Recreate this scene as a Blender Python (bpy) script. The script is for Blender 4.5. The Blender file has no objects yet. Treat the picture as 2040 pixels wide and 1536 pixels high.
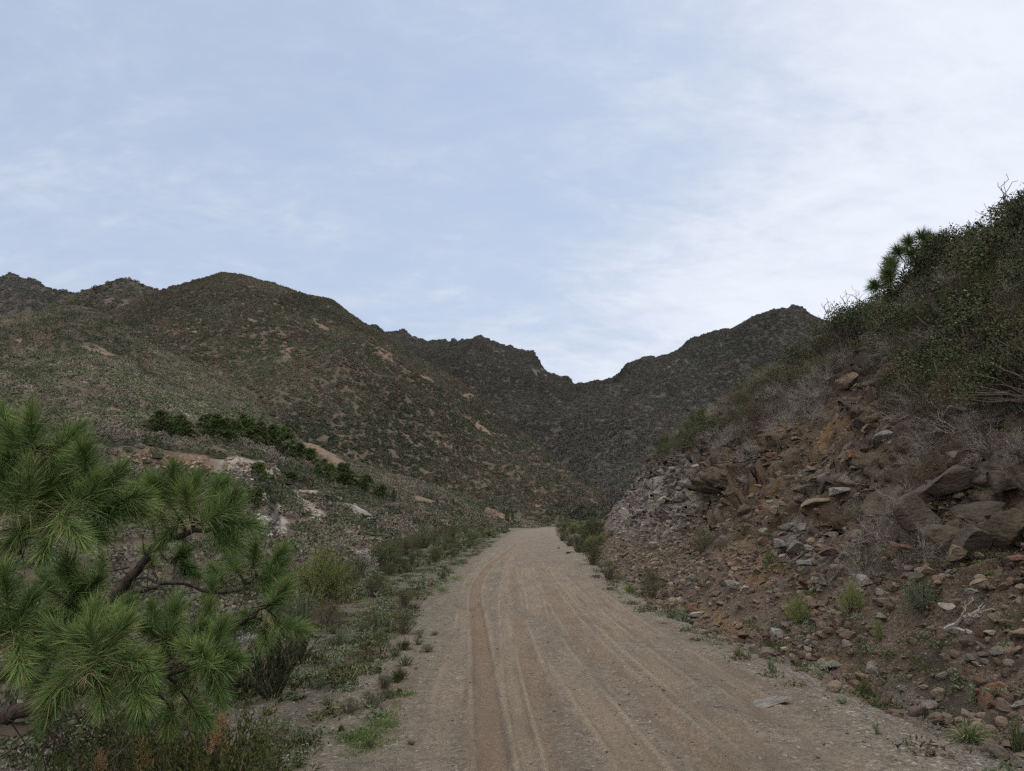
import bpy, math, random
import numpy as np
from mathutils import Vector, Matrix
from mathutils.bvhtree import BVHTree

rng = np.random.default_rng(7)
random.seed(7)
scene = bpy.context.scene
C = scene.collection
R = math.radians

# ------------------------------------------------------------------ camera
F = 1500.0
TH = math.atan(262 / F)
CT, ST = math.cos(TH), math.sin(TH)
CAM = np.array([0.0, 0.0, 1.6])
cd = bpy.data.cameras.new('camera'); cam = bpy.data.objects.new('camera', cd); C.objects.link(cam)
cam.location = CAM; cam.rotation_euler = (math.pi / 2 + TH, 0, 0)
cd.sensor_width = 36; cd.lens = 36 * F / 2040; cd.clip_start = 0.05; cd.clip_end = 9000
scene.camera = cam
scene.render.resolution_x = 1024; scene.render.resolution_y = 771

def ray(px, py):
    u = (px - 1020) / F; v = (768 - py) / F
    return np.array([u, CT - v * ST, ST + v * CT])
def at(px, py, Y):
    d = ray(px, py); return CAM + d * (Y / d[1])
def proj(P):
    rel = P - CAM
    fw = rel[..., 1] * CT + rel[..., 2] * ST
    up = -rel[..., 1] * ST + rel[..., 2] * CT
    fw = np.where(fw > 0.3, fw, 0.3)
    return 1020 + F * rel[..., 0] / fw, 768 - F * up / fw

# ------------------------------------------------------------------ noise
def _h(ix, iy, iz, seed):
    n = (ix.astype(np.int64) * 374761393 + iy.astype(np.int64) * 668265263 + iz.astype(np.int64) * 2147483647 + seed * 974634777) & 0xffffffff
    n = ((n ^ (n >> 13)) * 1274126177) & 0xffffffff
    n = ((n ^ (n >> 16)) * 2246822519) & 0xffffffff
    return ((n ^ (n >> 15)) & 0xffffff).astype(np.float64) / 0xffffff
def n2(x, y, seed=0):
    x = np.asarray(x, float); y = np.asarray(y, float)
    ix = np.floor(x); iy = np.floor(y); fx = x - ix; fy = y - iy
    fx = fx * fx * fx * (fx * (fx * 6 - 15) + 10); fy = fy * fy * fy * (fy * (fy * 6 - 15) + 10)
    z = np.zeros_like(ix)
    a = _h(ix, iy, z, seed); b = _h(ix + 1, iy, z, seed); c = _h(ix, iy + 1, z, seed); d = _h(ix + 1, iy + 1, z, seed)
    return ((a + (b - a) * fx) * (1 - fy) + (c + (d - c) * fx) * fy) * 2 - 1
def fbm(x, y, oct=4, seed=0, gain=0.5, lac=2.03):
    s = 0; a = 1.0; t = 0
    for i in range(oct):
        s = s + a * n2(x + 17.3 * i, y - 9.1 * i, seed + i * 13); t += a; a *= gain; x = x * lac; y = y * lac
    return s / t
def ridged(x, y, oct=4, seed=0):
    s = 0; a = 1.0; t = 0
    for i in range(oct):
        s = s + a * (1 - 2 * np.abs(n2(x, y, seed + 31 * i))); t += a; a *= 0.5; x = x * 2.1 + 5; y = y * 2.1
    return s / t
def sm(a, b, x):
    t = np.clip((x - a) / (b - a), 0, 1); return t * t * (3 - 2 * t)
def itp(Y, pts):
    xs = [p[0] for p in pts]; ys = [p[1] for p in pts]
    return np.interp(Y, xs, ys)
def sitp(x, pts):
    """smooth (cubic hermite) interpolation"""
    xs = np.array([p[0] for p in pts], float); ys = np.array([p[1] for p in pts], float)
    m = np.gradient(ys, xs)
    x = np.clip(x, xs[0], xs[-1]); i = np.clip(np.searchsorted(xs, x, 'right') - 1, 0, len(xs) - 2)
    h = xs[i + 1] - xs[i]; t = (x - xs[i]) / h
    return ((2*t**3 - 3*t**2 + 1) * ys[i] + (t**3 - 2*t**2 + t) * h * m[i] + (-2*t**3 + 3*t**2) * ys[i+1] + (t**3 - t**2) * h * m[i+1])
def blocks(x, y, seed, tilt=0.5, cell=False):
    """worley blocks on a plane: random height and tilt for each cell -> faceted rock"""
    ix = np.floor(x); iy = np.floor(y)
    d1 = np.full(x.shape, 9.0); d2 = np.full(x.shape, 9.0); val = np.zeros(x.shape); z = np.zeros_like(ix); rr = np.zeros(x.shape)
    for a in (-1, 0, 1):
        for b in (-1, 0, 1):
            cx = ix + a; cy = iy + b
            jx = cx + _h(cx, cy, z, seed); jy = cy + _h(cx, cy, z, seed + 1)
            d = np.hypot(x - jx, y - jy)
            v = _h(cx, cy, z, seed + 2) - .5 + (x - jx) * (_h(cx, cy, z, seed + 3) - .5) * 2 * tilt + (y - jy) * (_h(cx, cy, z, seed + 4) - .5) * 2 * tilt
            new = d < d1
            d2 = np.where(new, d1, np.minimum(d2, d)); val = np.where(new, v, val); rr = np.where(new, _h(cx, cy, z, seed + 6), rr) if cell else rr; d1 = np.where(new, d, d1)
    return (val, d2 - d1, rr) if cell else (val, d2 - d1)

# ------------------------------------------------------------------ object helpers
def tag(o, label=None, cat=None, group=None, kind=None):
    if label: o['label'] = label
    if cat: o['category'] = cat
    if group: o['group'] = group
    if kind: o['kind'] = kind
    return o
def link(name, me, parent=None):
    o = bpy.data.objects.new(name, me); C.objects.link(o)
    if parent: o.parent = parent
    return o
def mesh_np(name, V, Fs, mat=None, smooth=False, attrs=None):
    """V (n,3); Fs list of index arrays (m,k)"""
    me = bpy.data.meshes.new(name)
    V = np.asarray(V, np.float32)
    Fs = [np.asarray(f, np.int32) for f in Fs if len(f)]
    me.vertices.add(len(V)); me.vertices.foreach_set('co', V.ravel())
    loops = np.concatenate([f.ravel() for f in Fs])
    tot = np.concatenate([np.full(len(f), f.shape[1], np.int32) for f in Fs])
    st = np.concatenate([[0], np.cumsum(tot)[:-1]]).astype(np.int32)
    me.loops.add(len(loops)); me.loops.foreach_set('vertex_index', loops)
    me.polygons.add(len(tot)); me.polygons.foreach_set('loop_start', st)
    me.polygons.foreach_set('use_smooth', np.full(len(tot), smooth, bool))
    me.update(calc_edges=True)
    for k, a in (attrs or {}).items():
        at_ = me.attributes.new(k, 'FLOAT', 'POINT'); at_.data.foreach_set('value', np.asarray(a, np.float32).ravel())
    if mat: me.materials.append(mat)
    return me
def grid_faces(nr, nc):
    i = np.arange(nr - 1)[:, None] * nc + np.arange(nc - 1)[None, :]
    return np.stack([i, i + 1, i + nc + 1, i + nc], -1).reshape(-1, 4)

class MB:
    def __init__(s): s.v = []; s.f3 = []; s.f4 = []; s.r = []; s.n = 0
    def add(s, v, f, rnd=None):
        v = np.asarray(v, float).reshape(-1, 3); f = np.asarray(f, int)
        (s.f3 if f.shape[1] == 3 else s.f4).append(f + s.n)
        s.v.append(v); s.r.append(np.full(len(v), .5) if rnd is None else np.asarray(rnd, float)); s.n += len(v)
    def tube(s, pts, rad, sides=5, rnd=.5):
        pts = np.asarray(pts, float); n = len(pts)
        rad = np.broadcast_to(np.asarray(rad, float), (n,))
        t = np.gradient(pts, axis=0); t /= np.linalg.norm(t, axis=1, keepdims=True) + 1e-9
        ref = np.array([0.31, .17, .94]) if abs(t[0, 2]) < .9 else np.array([1., 0.1, 0])
        a = np.cross(t, ref); a /= np.linalg.norm(a, axis=1, keepdims=True) + 1e-9; b = np.cross(t, a)
        th = np.arange(sides) * 2 * np.pi / sides
        v = pts[:, None] + rad[:, None, None] * (a[:, None] * np.cos(th)[None, :, None] + b[:, None] * np.sin(th)[None, :, None])
        i = np.arange(n - 1)[:, None] * sides; j = np.arange(sides)[None]; k = (j + 1) % sides
        f = np.stack([i + j, i + k, i + sides + k, i + sides + j], -1).reshape(-1, 4)
        s.add(v.reshape(-1, 3), f, np.full(n * sides, rnd))
    def leaves(s, p, d, L, W, rnd=None, bend=0.15):
        """rhombic leaves: base p, direction d, length L, width W"""
        n = len(p); d = d / (np.linalg.norm(d, axis=1, keepdims=True) + 1e-9)
        q = rng.normal(size=(n, 3)); w = np.cross(d, q); w /= np.linalg.norm(w, axis=1, keepdims=True) + 1e-9
        nn = np.cross(d, w)
        L = np.broadcast_to(np.asarray(L, float), (n,))[:, None]; W = np.broadcast_to(np.asarray(W, float), (n,))[:, None]
        v = np.stack([p, p + d * L * .5 + w * W * .5 + nn * L * bend, p + d * L, p + d * L * .5 - w * W * .5 + nn * L * bend * .6], 1)
        f = np.arange(n * 4).reshape(n, 4)
        r = rng.random(n) if rnd is None else rnd
        s.add(v.reshape(-1, 3), f, np.repeat(r, 4))
    def needles(s, p, d, L, W, droop=0.1, rnd=None):
        """long thin tapering ribbons in two bent segments"""
        n = len(p); d = d / (np.linalg.norm(d, axis=1, keepdims=True) + 1e-9)
        q = rng.normal(size=(n, 3)); w = np.cross(d, q); w /= np.linalg.norm(w, axis=1, keepdims=True) + 1e-9
        L = np.broadcast_to(np.asarray(L, float), (n,))[:, None]; W = np.broadcast_to(np.asarray(W, float), (n,))[:, None] * .5
        down = np.array([0, 0, -1.]) * L * droop
        m = p + d * L * .55 + down * .25; e = p + d * L + down
        v = np.stack([p - w * W, p + w * W, m + w * W, m - w * W, e], 1)
        b = np.arange(n)[:, None] * 5
        r = rng.random(n) if rnd is None else rnd
        s.add(v.reshape(-1, 3), b + np.array([0, 1, 2, 3]), np.repeat(r, 5))
        s.f3.append(b + np.array([3, 2, 4]) + s.n - n * 5)
    def mesh(s, name, mat, smooth=False):
        V = np.concatenate(s.v)
        fs = []
        if s.f4: fs.append(np.concatenate(s.f4))
        if s.f3: fs.append(np.concatenate(s.f3))
        return mesh_np(name, V, fs, mat, smooth, {'rnd': np.concatenate(s.r)})

# ------------------------------------------------------------------ materials
class NT:
    def __init__(s, name):
        s.m = bpy.data.materials.new(name); s.m.use_nodes = True; s.t = s.m.node_tree; s.n = s.t.nodes; s.l = s.t.links
        s.b = s.n['Principled BSDF']; s.out = s.n['Material Output']
    def new(s, ty, **k):
        n = s.n.new(ty)
        for a, b in k.items(): setattr(n, a, b)
        return n
    def put(s, sock, v):
        if isinstance(v, bpy.types.NodeSocket): s.l.new(v, sock)
        elif isinstance(v, (tuple, list)) and len(v) == 3 and sock.type == 'RGBA': sock.default_value = (*v, 1)
        else: sock.default_value = v
    def pos(s): return s.new('ShaderNodeNewGeometry').outputs['Position']
    def attr(s, nm):
        a = s.new('ShaderNodeAttribute'); a.attribute_name = nm; return a.outputs['Fac']
    def noise(s, vec, scale, detail=4, rough=.55, dist=0):
        n = s.new('ShaderNodeTexNoise'); s.put(n.inputs['Vector'], vec); n.inputs['Scale'].default_value = scale
        n.inputs['Detail'].default_value = detail; n.inputs['Roughness'].default_value = rough; n.inputs['Distortion'].default_value = dist
        return n.outputs['Fac']
    def voro(s, vec, scale, feat='F1', out='Distance', rand=1):
        n = s.new('ShaderNodeTexVoronoi'); n.feature = feat; s.put(n.inputs['Vector'], vec); n.inputs['Scale'].default_value = scale
        n.inputs['Randomness'].default_value = rand
        return n.outputs[out]
    def ramp(s, f, pts):
        n = s.new('ShaderNodeValToRGB'); s.put(n.inputs[0], f); e = n.color_ramp.elements
        while len(e) < len(pts): e.new(.5)
        for q, (p, c) in zip(e, pts): q.position = p; q.color = (*c, 1) if isinstance(c, tuple) else (c, c, c, 1)
        return n.outputs[0]
    def rng(s, f, a, b, c=0., d=1.):
        n = s.new('ShaderNodeMapRange'); s.put(n.inputs[0], f)
        for i, v in enumerate((a, b, c, d)): n.inputs[i + 1].default_value = v
        return n.outputs[0]
    def mix(s, f, a, b, mode='MIX'):
        n = s.new('ShaderNodeMix', data_type='RGBA', blend_type=mode)
        s.put(n.inputs[0], f); s.put(n.inputs[6], a); s.put(n.inputs[7], b); return n.outputs[2]
    def math(s, op, a, b=0., clamp=False):
        n = s.new('ShaderNodeMath', operation=op, use_clamp=clamp); s.put(n.inputs[0], a); s.put(n.inputs[1], b); return n.outputs[0]
    def scl(s, vec, x, y, z):
        n = s.new('ShaderNodeVectorMath', operation='MULTIPLY'); s.put(n.inputs[0], vec); n.inputs[1].default_value = (x, y, z); return n.outputs[0]
    def bump(s, h, strength, dist, nrm=None):
        n = s.new('ShaderNodeBump'); s.put(n.inputs['Height'], h); n.inputs['Strength'].default_value = strength; n.inputs['Distance'].default_value = dist
        if nrm: s.put(n.inputs['Normal'], nrm)
        return n.outputs[0]
    def fin(s, col, rough=.9, nrm=None, spec=.2):
        s.put(s.b.inputs['Base Color'], col); s.put(s.b.inputs['Roughness'], rough)
        s.b.inputs['Specular IOR Level'].default_value = spec
        if nrm: s.put(s.b.inputs['Normal'], nrm)
        return s.m

def leaf_mat(name, dark, light, dead=None, deadamt=.0, objvar=.3, scale=1.2):
    k = NT(name); r = k.attr('rnd')
    oi = k.new('ShaderNodeObjectInfo').outputs['Random']
    nz = k.noise(k.pos(), scale, 3)
    f = k.math('ADD', k.math('MULTIPLY', r, .55), k.math('MULTIPLY', k.rng(nz, .3, .7), .45))
    f = k.math('ADD', f, k.math('MULTIPLY', k.math('SUBTRACT', oi, .5), objvar), clamp=True)
    c = k.mix(f, dark, light)
    if dead:
        g = k.rng(k.math('ADD', r, k.math('MULTIPLY', k.math('SUBTRACT', nz, .5), .8)), 1 - deadamt, 1.02 - deadamt)
        c = k.mix(g, c, dead)
    return k.fin(c, .75, spec=.08)
def bark_mat(name, a, b):
    k = NT(name); p = k.pos(); n = k.noise(k.scl(p, 1, 1, .4), 60, 4)
    return k.fin(k.mix(k.rng(n, .35, .65), a, b), .9, k.bump(k.noise(p, 140, 3), .6, .01))
def rock_mat(name, a, b, c, scale=6):
    k = NT(name); oi = k.new('ShaderNodeObjectInfo'); p = k.pos()
    n = k.noise(p, scale, 6, .65, .6); n3 = k.noise(k.scl(p, 1, 1, 2.5), scale * 5, 4, .7)
    col = k.mix(k.rng(n, .35, .65), a, b)
    col = k.mix(k.rng(k.noise(p, scale * 2.3, 5, .7), .55, .66), col, c)
    col = k.mix(k.rng(n3, .3, .7, .0, .45), col, (.03, .027, .025), 'MIX')
    col = k.mix(k.math('MULTIPLY', oi.outputs['Random'], .45), col, (.07, .06, .055))
    h = k.math('ADD', k.math('MULTIPLY', k.noise(p, scale * 3, 6, .7), 1.), k.math('MULTIPLY', k.voro(k.scl(p, 1, 1, 2), scale * 2.5), .35))
    return k.fin(col, .9, k.bump(h, 1., .06))
M = {}
M['evergreen'] = leaf_mat('dark_evergreen_leaves', (.014, .021, .010), (.062, .074, .036), (.12, .10, .075), .08)
M['olive'] = leaf_mat('olive_leaves', (.022, .028, .013), (.078, .083, .040), (.09, .07, .05), .05)
M['greygreen'] = leaf_mat('grey_green_leaves', (.045, .062, .038), (.150, .180, .115), (.18, .15, .11), .05)
M['yellowgreen'] = leaf_mat('yellow_green_leaves', (.06, .075, .026), (.19, .21, .085), (.2, .15, .06), .03)
M['brush'] = leaf_mat('brown_green_leaves', (.030, .029, .018), (.085, .076, .045), (.10, .07, .05), .12)
M['heath'] = leaf_mat('heath_leaves', (.020, .028, .011), (.075, .088, .030), (.16, .10, .055), .04)
M['orange'] = leaf_mat('orange_dead_leaves', (.24, .14, .08), (.42, .28, .17))
M['pine'] = leaf_mat('pine_needles', (.028, .058, .019), (.138, .205, .066), (.20, .18, .09), .06, objvar=.3, scale=4)
M['pinefar'] = leaf_mat('far_pine_needles', (.016, .028, .011), (.090, .118, .045), scale=.3)
M['grass'] = leaf_mat('grass_blades', (.038, .058, .020), (.110, .150, .055), (.20, .17, .11), .2)
M['drygrass'] = leaf_mat('dry_grass_blades', (.05, .045, .03), (.17, .145, .10))
M['white'] = leaf_mat('pale_fluffy_seed_heads', (.16, .16, .16), (.36, .36, .37))
M['greytwig'] = bark_mat('grey_dead_twigs', (.10, .09, .084), (.27, .25, .235))
M['browntwig'] = bark_mat('brown_twigs', (.035, .027, .022), (.10, .08, .065))
M['bark'] = bark_mat('pine_bark', (.014, .011, .010), (.055, .042, .035))
M['flower'] = leaf_mat('yellow_petals', (.5, .4, .03), (.7, .6, .06))
M['rock_grey'] = rock_mat('grey_rock', (.135, .13, .12), (.25, .243, .225), (.12, .09, .07))
M['rock_pale'] = rock_mat('pale_rock', (.24, .22, .19), (.37, .345, .31), (.17, .13, .095))
M['rock_tan'] = rock_mat('tan_rock', (.145, .108, .074), (.25, .195, .14), (.10, .072, .053))
M['rock_rust'] = rock_mat('rust_rock', (.13, .058, .035), (.21, .105, .062), (.065, .042, .034))
M['rock_dark'] = rock_mat('dark_rock', (.048, .036, .026), (.092, .068, .048), (.028, .022, .018), 5)
M['rock_white'] = rock_mat('white_rock', (.27, .262, .25), (.40, .39, .37), (.18, .165, .145), 2)
M['rubble_a'] = rock_mat('brown_rubble', (.10, .072, .053), (.175, .132, .10), (.055, .04, .033))
M['rubble_b'] = rock_mat('red_brown_rubble', (.095, .055, .038), (.15, .092, .064), (.052, .036, .03))
M['rubble_c'] = rock_mat('grey_brown_rubble', (.12, .106, .09), (.20, .176, .15), (.07, .055, .045))
for q in ('maq',): pass
# ------------------------------------------------------------------ near terrain as one height function
CEN = [(-20, .9), (5, .85), (12, .7), (20, .6), (41, 1.1), (62, 1.75), (85, 2.7), (98, 3.6), (110, 6.5), (123, 11), (140, 24), (180, 60)]
EDGE = [(-20, -1.2), (3, -1.35), (5, -1.75), (7, -2.2), (13, -3.2), (25, -4.0), (50, -4.4), (98, -3.4), (123, 1), (140, 10), (180, 40)]
BASE = [(-20, 4.6), (5, 4.1), (8, 3.75), (11, 3.5), (25, 3.6), (35, 4.4), (50, 5.8), (65, 7.4), (82, 9.3), (98, 11.3), (110, 14.5), (123, 20), (140, 34), (180, 75)]
CREST = [(-20, 13.5), (7, 13.0), (26, 13.2), (45, 13.6), (69, 15.4), (90, 17.2), (105, 18.5), (115, 21), (126, 28), (140, 46), (180, 90)]
HGT = [(-20, 8.4), (60, 8.4), (80, 8.6), (92, 8.4), (105, 6.2), (118, 4.0), (130, 2.0), (145, .5), (180, .3)]
def cY(Y): return sitp(Y, CEN)
def tband(X, Y):
    b = sitp(Y, BASE); c = sitp(Y, CREST); return (X - b) / (c - b)
# wheel tracks: centre line in photo pixels -> ground, half width, strength, lugs, kind (1 reddish / 0 tan)
def gl(pts):
    o = []
    for px, py in pts:
        d = ray(px, py); t = -1.6 / d[2]; o.append((d[1] * t, d[0] * t))
    return sorted(o)
TR = [(gl([(985, 1536), (972, 1400), (957, 1260), (947, 1180), (975, 1130), (1012, 1100), (1038, 1078)]), .105, 1., 0, .9),
      (gl([(890, 1536), (897, 1400), (925, 1280), (935, 1180), (960, 1120), (1000, 1090)]), .12, .55, 1, .1),
      (gl([(1056, 1536), (1030, 1400), (1010, 1250), (1012, 1130), (1030, 1095)]), .07, .6, 0, .15),
      (gl([(1130, 1536), (1085, 1400), (1045, 1290), (1024, 1190), (1020, 1120)]), .11, .8, 1, .75),
      (gl([(1275, 1536), (1175, 1400), (1100, 1290), (1062, 1190), (1050, 1110)]), .12, .7, 0, .25),
      (gl([(1430, 1536), (1290, 1400), (1180, 1290), (1110, 1200), (1066, 1110)]), .13, .7, 1, .65),
      (gl([(1560, 1536), (1390, 1400), (1255, 1290), (1150, 1190), (1090, 1110)]), .12, .7, 1, .2),
      (gl([(1720, 1536), (1500, 1400), (1330, 1290), (1195, 1190), (1110, 1110)]), .12, .5, 0, .2)]
def tracks(X, Y):
    dz = np.zeros_like(X); tan = np.zeros_like(X); mud = np.zeros_like(X)
    for pts, hw, st, lug, red in TR:
        Yc = np.clip(Y, pts[0][0] - 3, pts[-1][0])
        xc = sitp(Yc, pts) + .02 * n2(Y * .25, Y * 0 + hw * 99, 3)
        # extrapolate towards the camera
        sl = (pts[1][1] - pts[0][1]) / (pts[1][0] - pts[0][0])
        xc = np.where(Y < pts[0][0], pts[0][1] + (Y - pts[0][0]) * sl, xc)
        d = np.abs(X - xc); fade = st * (1 - sm(pts[-1][0] - 10, pts[-1][0] + 2, Y)) * np.maximum(sm(-.45, .3, fbm(X * 2.2, Y * .5, 4, int(hw * 991 + st * 77))), .75 if st == 1. else 0)
        core = (1 - sm(hw * .75, hw * 1.15, d)) * fade
        wall = np.exp(-((d - hw * 1.35) / (.035)) ** 2) * fade
        dz += -.024 * core + .026 * wall
        if lug:
            ph = np.abs(((Y * 9.5 + np.sign(X - xc) * .5 + d * 6) % 1) - .5) * 2
            dz += .020 * core * sm(.35, .6, ph)
        mud = np.maximum(mud, core * red); tan = np.maximum(tan, (core * .8 + wall * 1.2) * (1 - red * .5))
    return dz, tan, mud
def pblob(px, py, cx, cy, rx, ry, a=0):
    c, s = math.cos(R(a)), math.sin(R(a)); dx = px - cx; dy = py - cy
    u = (dx * c + dy * s) / rx; v = (-dx * s + dy * c) / ry
    return 1 - sm(.55, 1.15, np.hypot(u, v))
def bankmask(X, Y, Z):
    px, py = proj(np.stack([X, Y, Z], -1))
    w = 30 * fbm(X * .7, Y * .7 + Z, 3, 91); px = px + w; py = py + w * .7
    g = np.maximum.reduce([pblob(px, py, 1290, 985, 150, 75, -38) * .9, pblob(px, py, 1240, 1020, 60, 60, 0), pblob(px, py, 1335, 1030, 40, 75, 25), pblob(px, py, 1605, 1085, 55, 60, 0) * .8])
    o = np.maximum.reduce([pblob(px, py, 1640, 870, 75, 75, -30), pblob(px, py, 1500, 1110, 60, 70, -40) * .8, pblob(px, py, 1530, 985, 50, 50, 0) * .7, pblob(px, py, 1400, 1225, 120, 24, 20) * .8, pblob(px, py, 1580, 1290, 140, 18, 18) * .6])
    ok = (X > 2.5) & (Y > 4)
    return g * ok, o * ok
def H(X, Y, full=False):
    X = np.asarray(X, float); Y = np.asarray(Y, float)
    c = cY(Y); s = X - c
    onroad = 1 - sm(2.1, 2.9, np.abs(s))
    e = sitp(Y, EDGE) + .25 * fbm(Y * .6, X * .1, 3, 5)
    q = np.maximum(e - X, 0)
    drop = .66 * (np.sqrt(q * q + .16) - .4)
    lo = -8.2 + 1.2 * fbm(X * .08, Y * .08, 3, 8)
    z = -drop
    z = np.where(z < lo, lo + (z - lo) * .04, z)
    t = tband(X, Y); hg = sitp(Y, HGT); tw = t + .05 * fbm(X * .25, Y * .25, 3, 66)
    prof = itp(tw, [(-9, 0), (0, 0), (.12, .055), (.3, .21), (.45, .40), (.62, .60), (.8, .80), (.95, .965), (1.1, 1.05), (2, 1.18), (8, 1.9)])
    bank = sm(0, .12, t)
    z = z + hg * prof
    # ditch at the toe
    z = z - .16 * np.exp(-((t + .01) / .05) ** 2) * (1 - sm(60, 90, Y))
    rock = sm(.1, .3, t) * (1 - sm(.98, 1.15, t))
    rough = np.maximum(rock, 0)
    v1, c1 = blocks(X * .75 + Y * .25, Y * .62 + z * .35, 41, .8)
    z2 = z
    v2, c2 = blocks(X * 2.3 + Y * .5, Y * 1.9 - X * .4, 47, .8)
    v3, c3 = blocks(X * 6.5, Y * 5.5 + X * 2, 53, .8)
    amp = sm(-.35, .4, fbm(X * .3, Y * .22, 3, 71))
    z = z + rough * (.5 * v1 + (.2 + .15 * amp) * v2 + .05 * v3 * amp) - rough * .16 * (1 - sm(0, .12, c1)) - rough * .08 * (1 - sm(0, .1, c2)) * amp
    z = z + rough * .5 * fbm(X * .35, Y * .35, 4, 77)
    # rubble strewn toe, verge and embankment roughness
    toe = sm(-.12, .02, t) * (1 - sm(.3, .45, t))
    z = z + toe * (.10 * np.maximum(v2, 0) * sm(.0, .1, c2) + .05 * np.maximum(v3, -.1))
    left = sm(0, 1.5, q)
    z = z + (1 - onroad) * (.035 * fbm(X * 1.7, Y * 1.7, 4, 23)) + left * .25 * fbm(X * .5, Y * .5, 4, 29)
    z = z + sm(1.0, 1.5, t) * .6 * fbm(X * .3, Y * .3, 4, 33)
    z = z + .012 * fbm(X * .9, Y * .35, 3, 12) + .022 * (1 - (s / 2.2) ** 2).clip(-1, 1) * onroad
    dz, tan, mud = tracks(X, Y)
    z = z + dz * onroad + onroad * .022 * np.minimum(0, fbm(X * 1.4, Y * .8, 3, 19)) + .006 * fbm(X * 9, Y * 9, 3, 15) * (1 - .5 * tan)
    if not full: return z
    gr, oc = bankmask(X, Y, z)
    z = z + gr * rough * (.13 * fbm(Y * 1.3 + z * 1.0, X * .5 + z * .3, 4, 88))
    return z, dict(tan=tan * onroad, mud=mud * onroad, off=np.abs(s), lft=-s, t=t, grey=gr * sm(.02, .15, t), ochre=oc, rough=rough, amp=amp)
def Hs(x, y): return float(H(np.array([float(x)]), np.array([float(y)]))[0])
def hit(px, py, ymax=200.):
    """where the sight line through a photo point meets the near terrain"""
    d = ray(px, py); Y = np.geomspace(1.2, ymax, 1400); P = CAM + d * (Y / d[1])[:, None]
    g = P[:, 2] - H(P[:, 0], P[:, 1]); i = int(np.argmax(g < 0))
    if g[i] >= 0: return None
    Yq = np.linspace(Y[max(i - 1, 0)], Y[i], 12); P = CAM + d * (Yq / d[1])[:, None]
    g = P[:, 2] - H(P[:, 0], P[:, 1]); j = int(np.argmax(g < 0)); return P[j]

rows = np.concatenate([np.linspace(-14, 1.6, 30)[:-1], np.geomspace(1.6, 182, 960)])
lc = np.concatenate([[-130, -90], -np.geomspace(62, 2.35, 250)])
mc = np.linspace(-2.35, 2.35, 330)
rc = np.concatenate([np.linspace(2.35, 14.2, 400), np.geomspace(14.3, 70, 50), [100, 140]])
def sheet(name, cols, mat, keep=None):
    S, Yg = np.meshgrid(cols, rows)
    X = S + cY(Yg)
    z, A = H(X, Yg, True)
    rough, amp = A.pop('rough'), A.pop('amp'); A['blk'] = np.zeros_like(X)
    if cols[0] > 0:   # fractured rock: blocks standing out of the face by different amounts
        a = Yg + z * .35 + .3 * fbm(Yg * .8, z * .8, 2, 5); b = z * 1.25 - Yg * .3 + .3 * fbm(Yg * .8, z * .8, 2, 6)
        w1, k1, r1 = blocks(a * .55, b * .6, 141, .9, True); w2, k2, r2 = blocks(a * 1.6, b * 1.9, 147, 1., True); w3, k3, r3 = blocks(a * 4.2, b * 5., 153, 1., True)
        g = rough * (.55 + .45 * sm(-.3, .3, amp - .5)) * (1 - .75 * A['ochre'])
        X = X - g * (.6 * w1 + .42 * w2 + .17 * w3 - .14 * (1 - sm(0, .10, k1)) - .09 * (1 - sm(0, .10, k2)) - .04 * (1 - sm(0, .12, k3)) * amp)
        A['blk'] = r2 * .7 + r3 * .3
    V = np.stack([X, Yg, z], -1).reshape(-1, 3)
    me = mesh_np(name, V, [grid_faces(len(rows), len(cols))], mat, True, {k: v.ravel() for k, v in A.items()})
    o = link(name, me); tag(o, kind='structure'); return o, V

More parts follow.
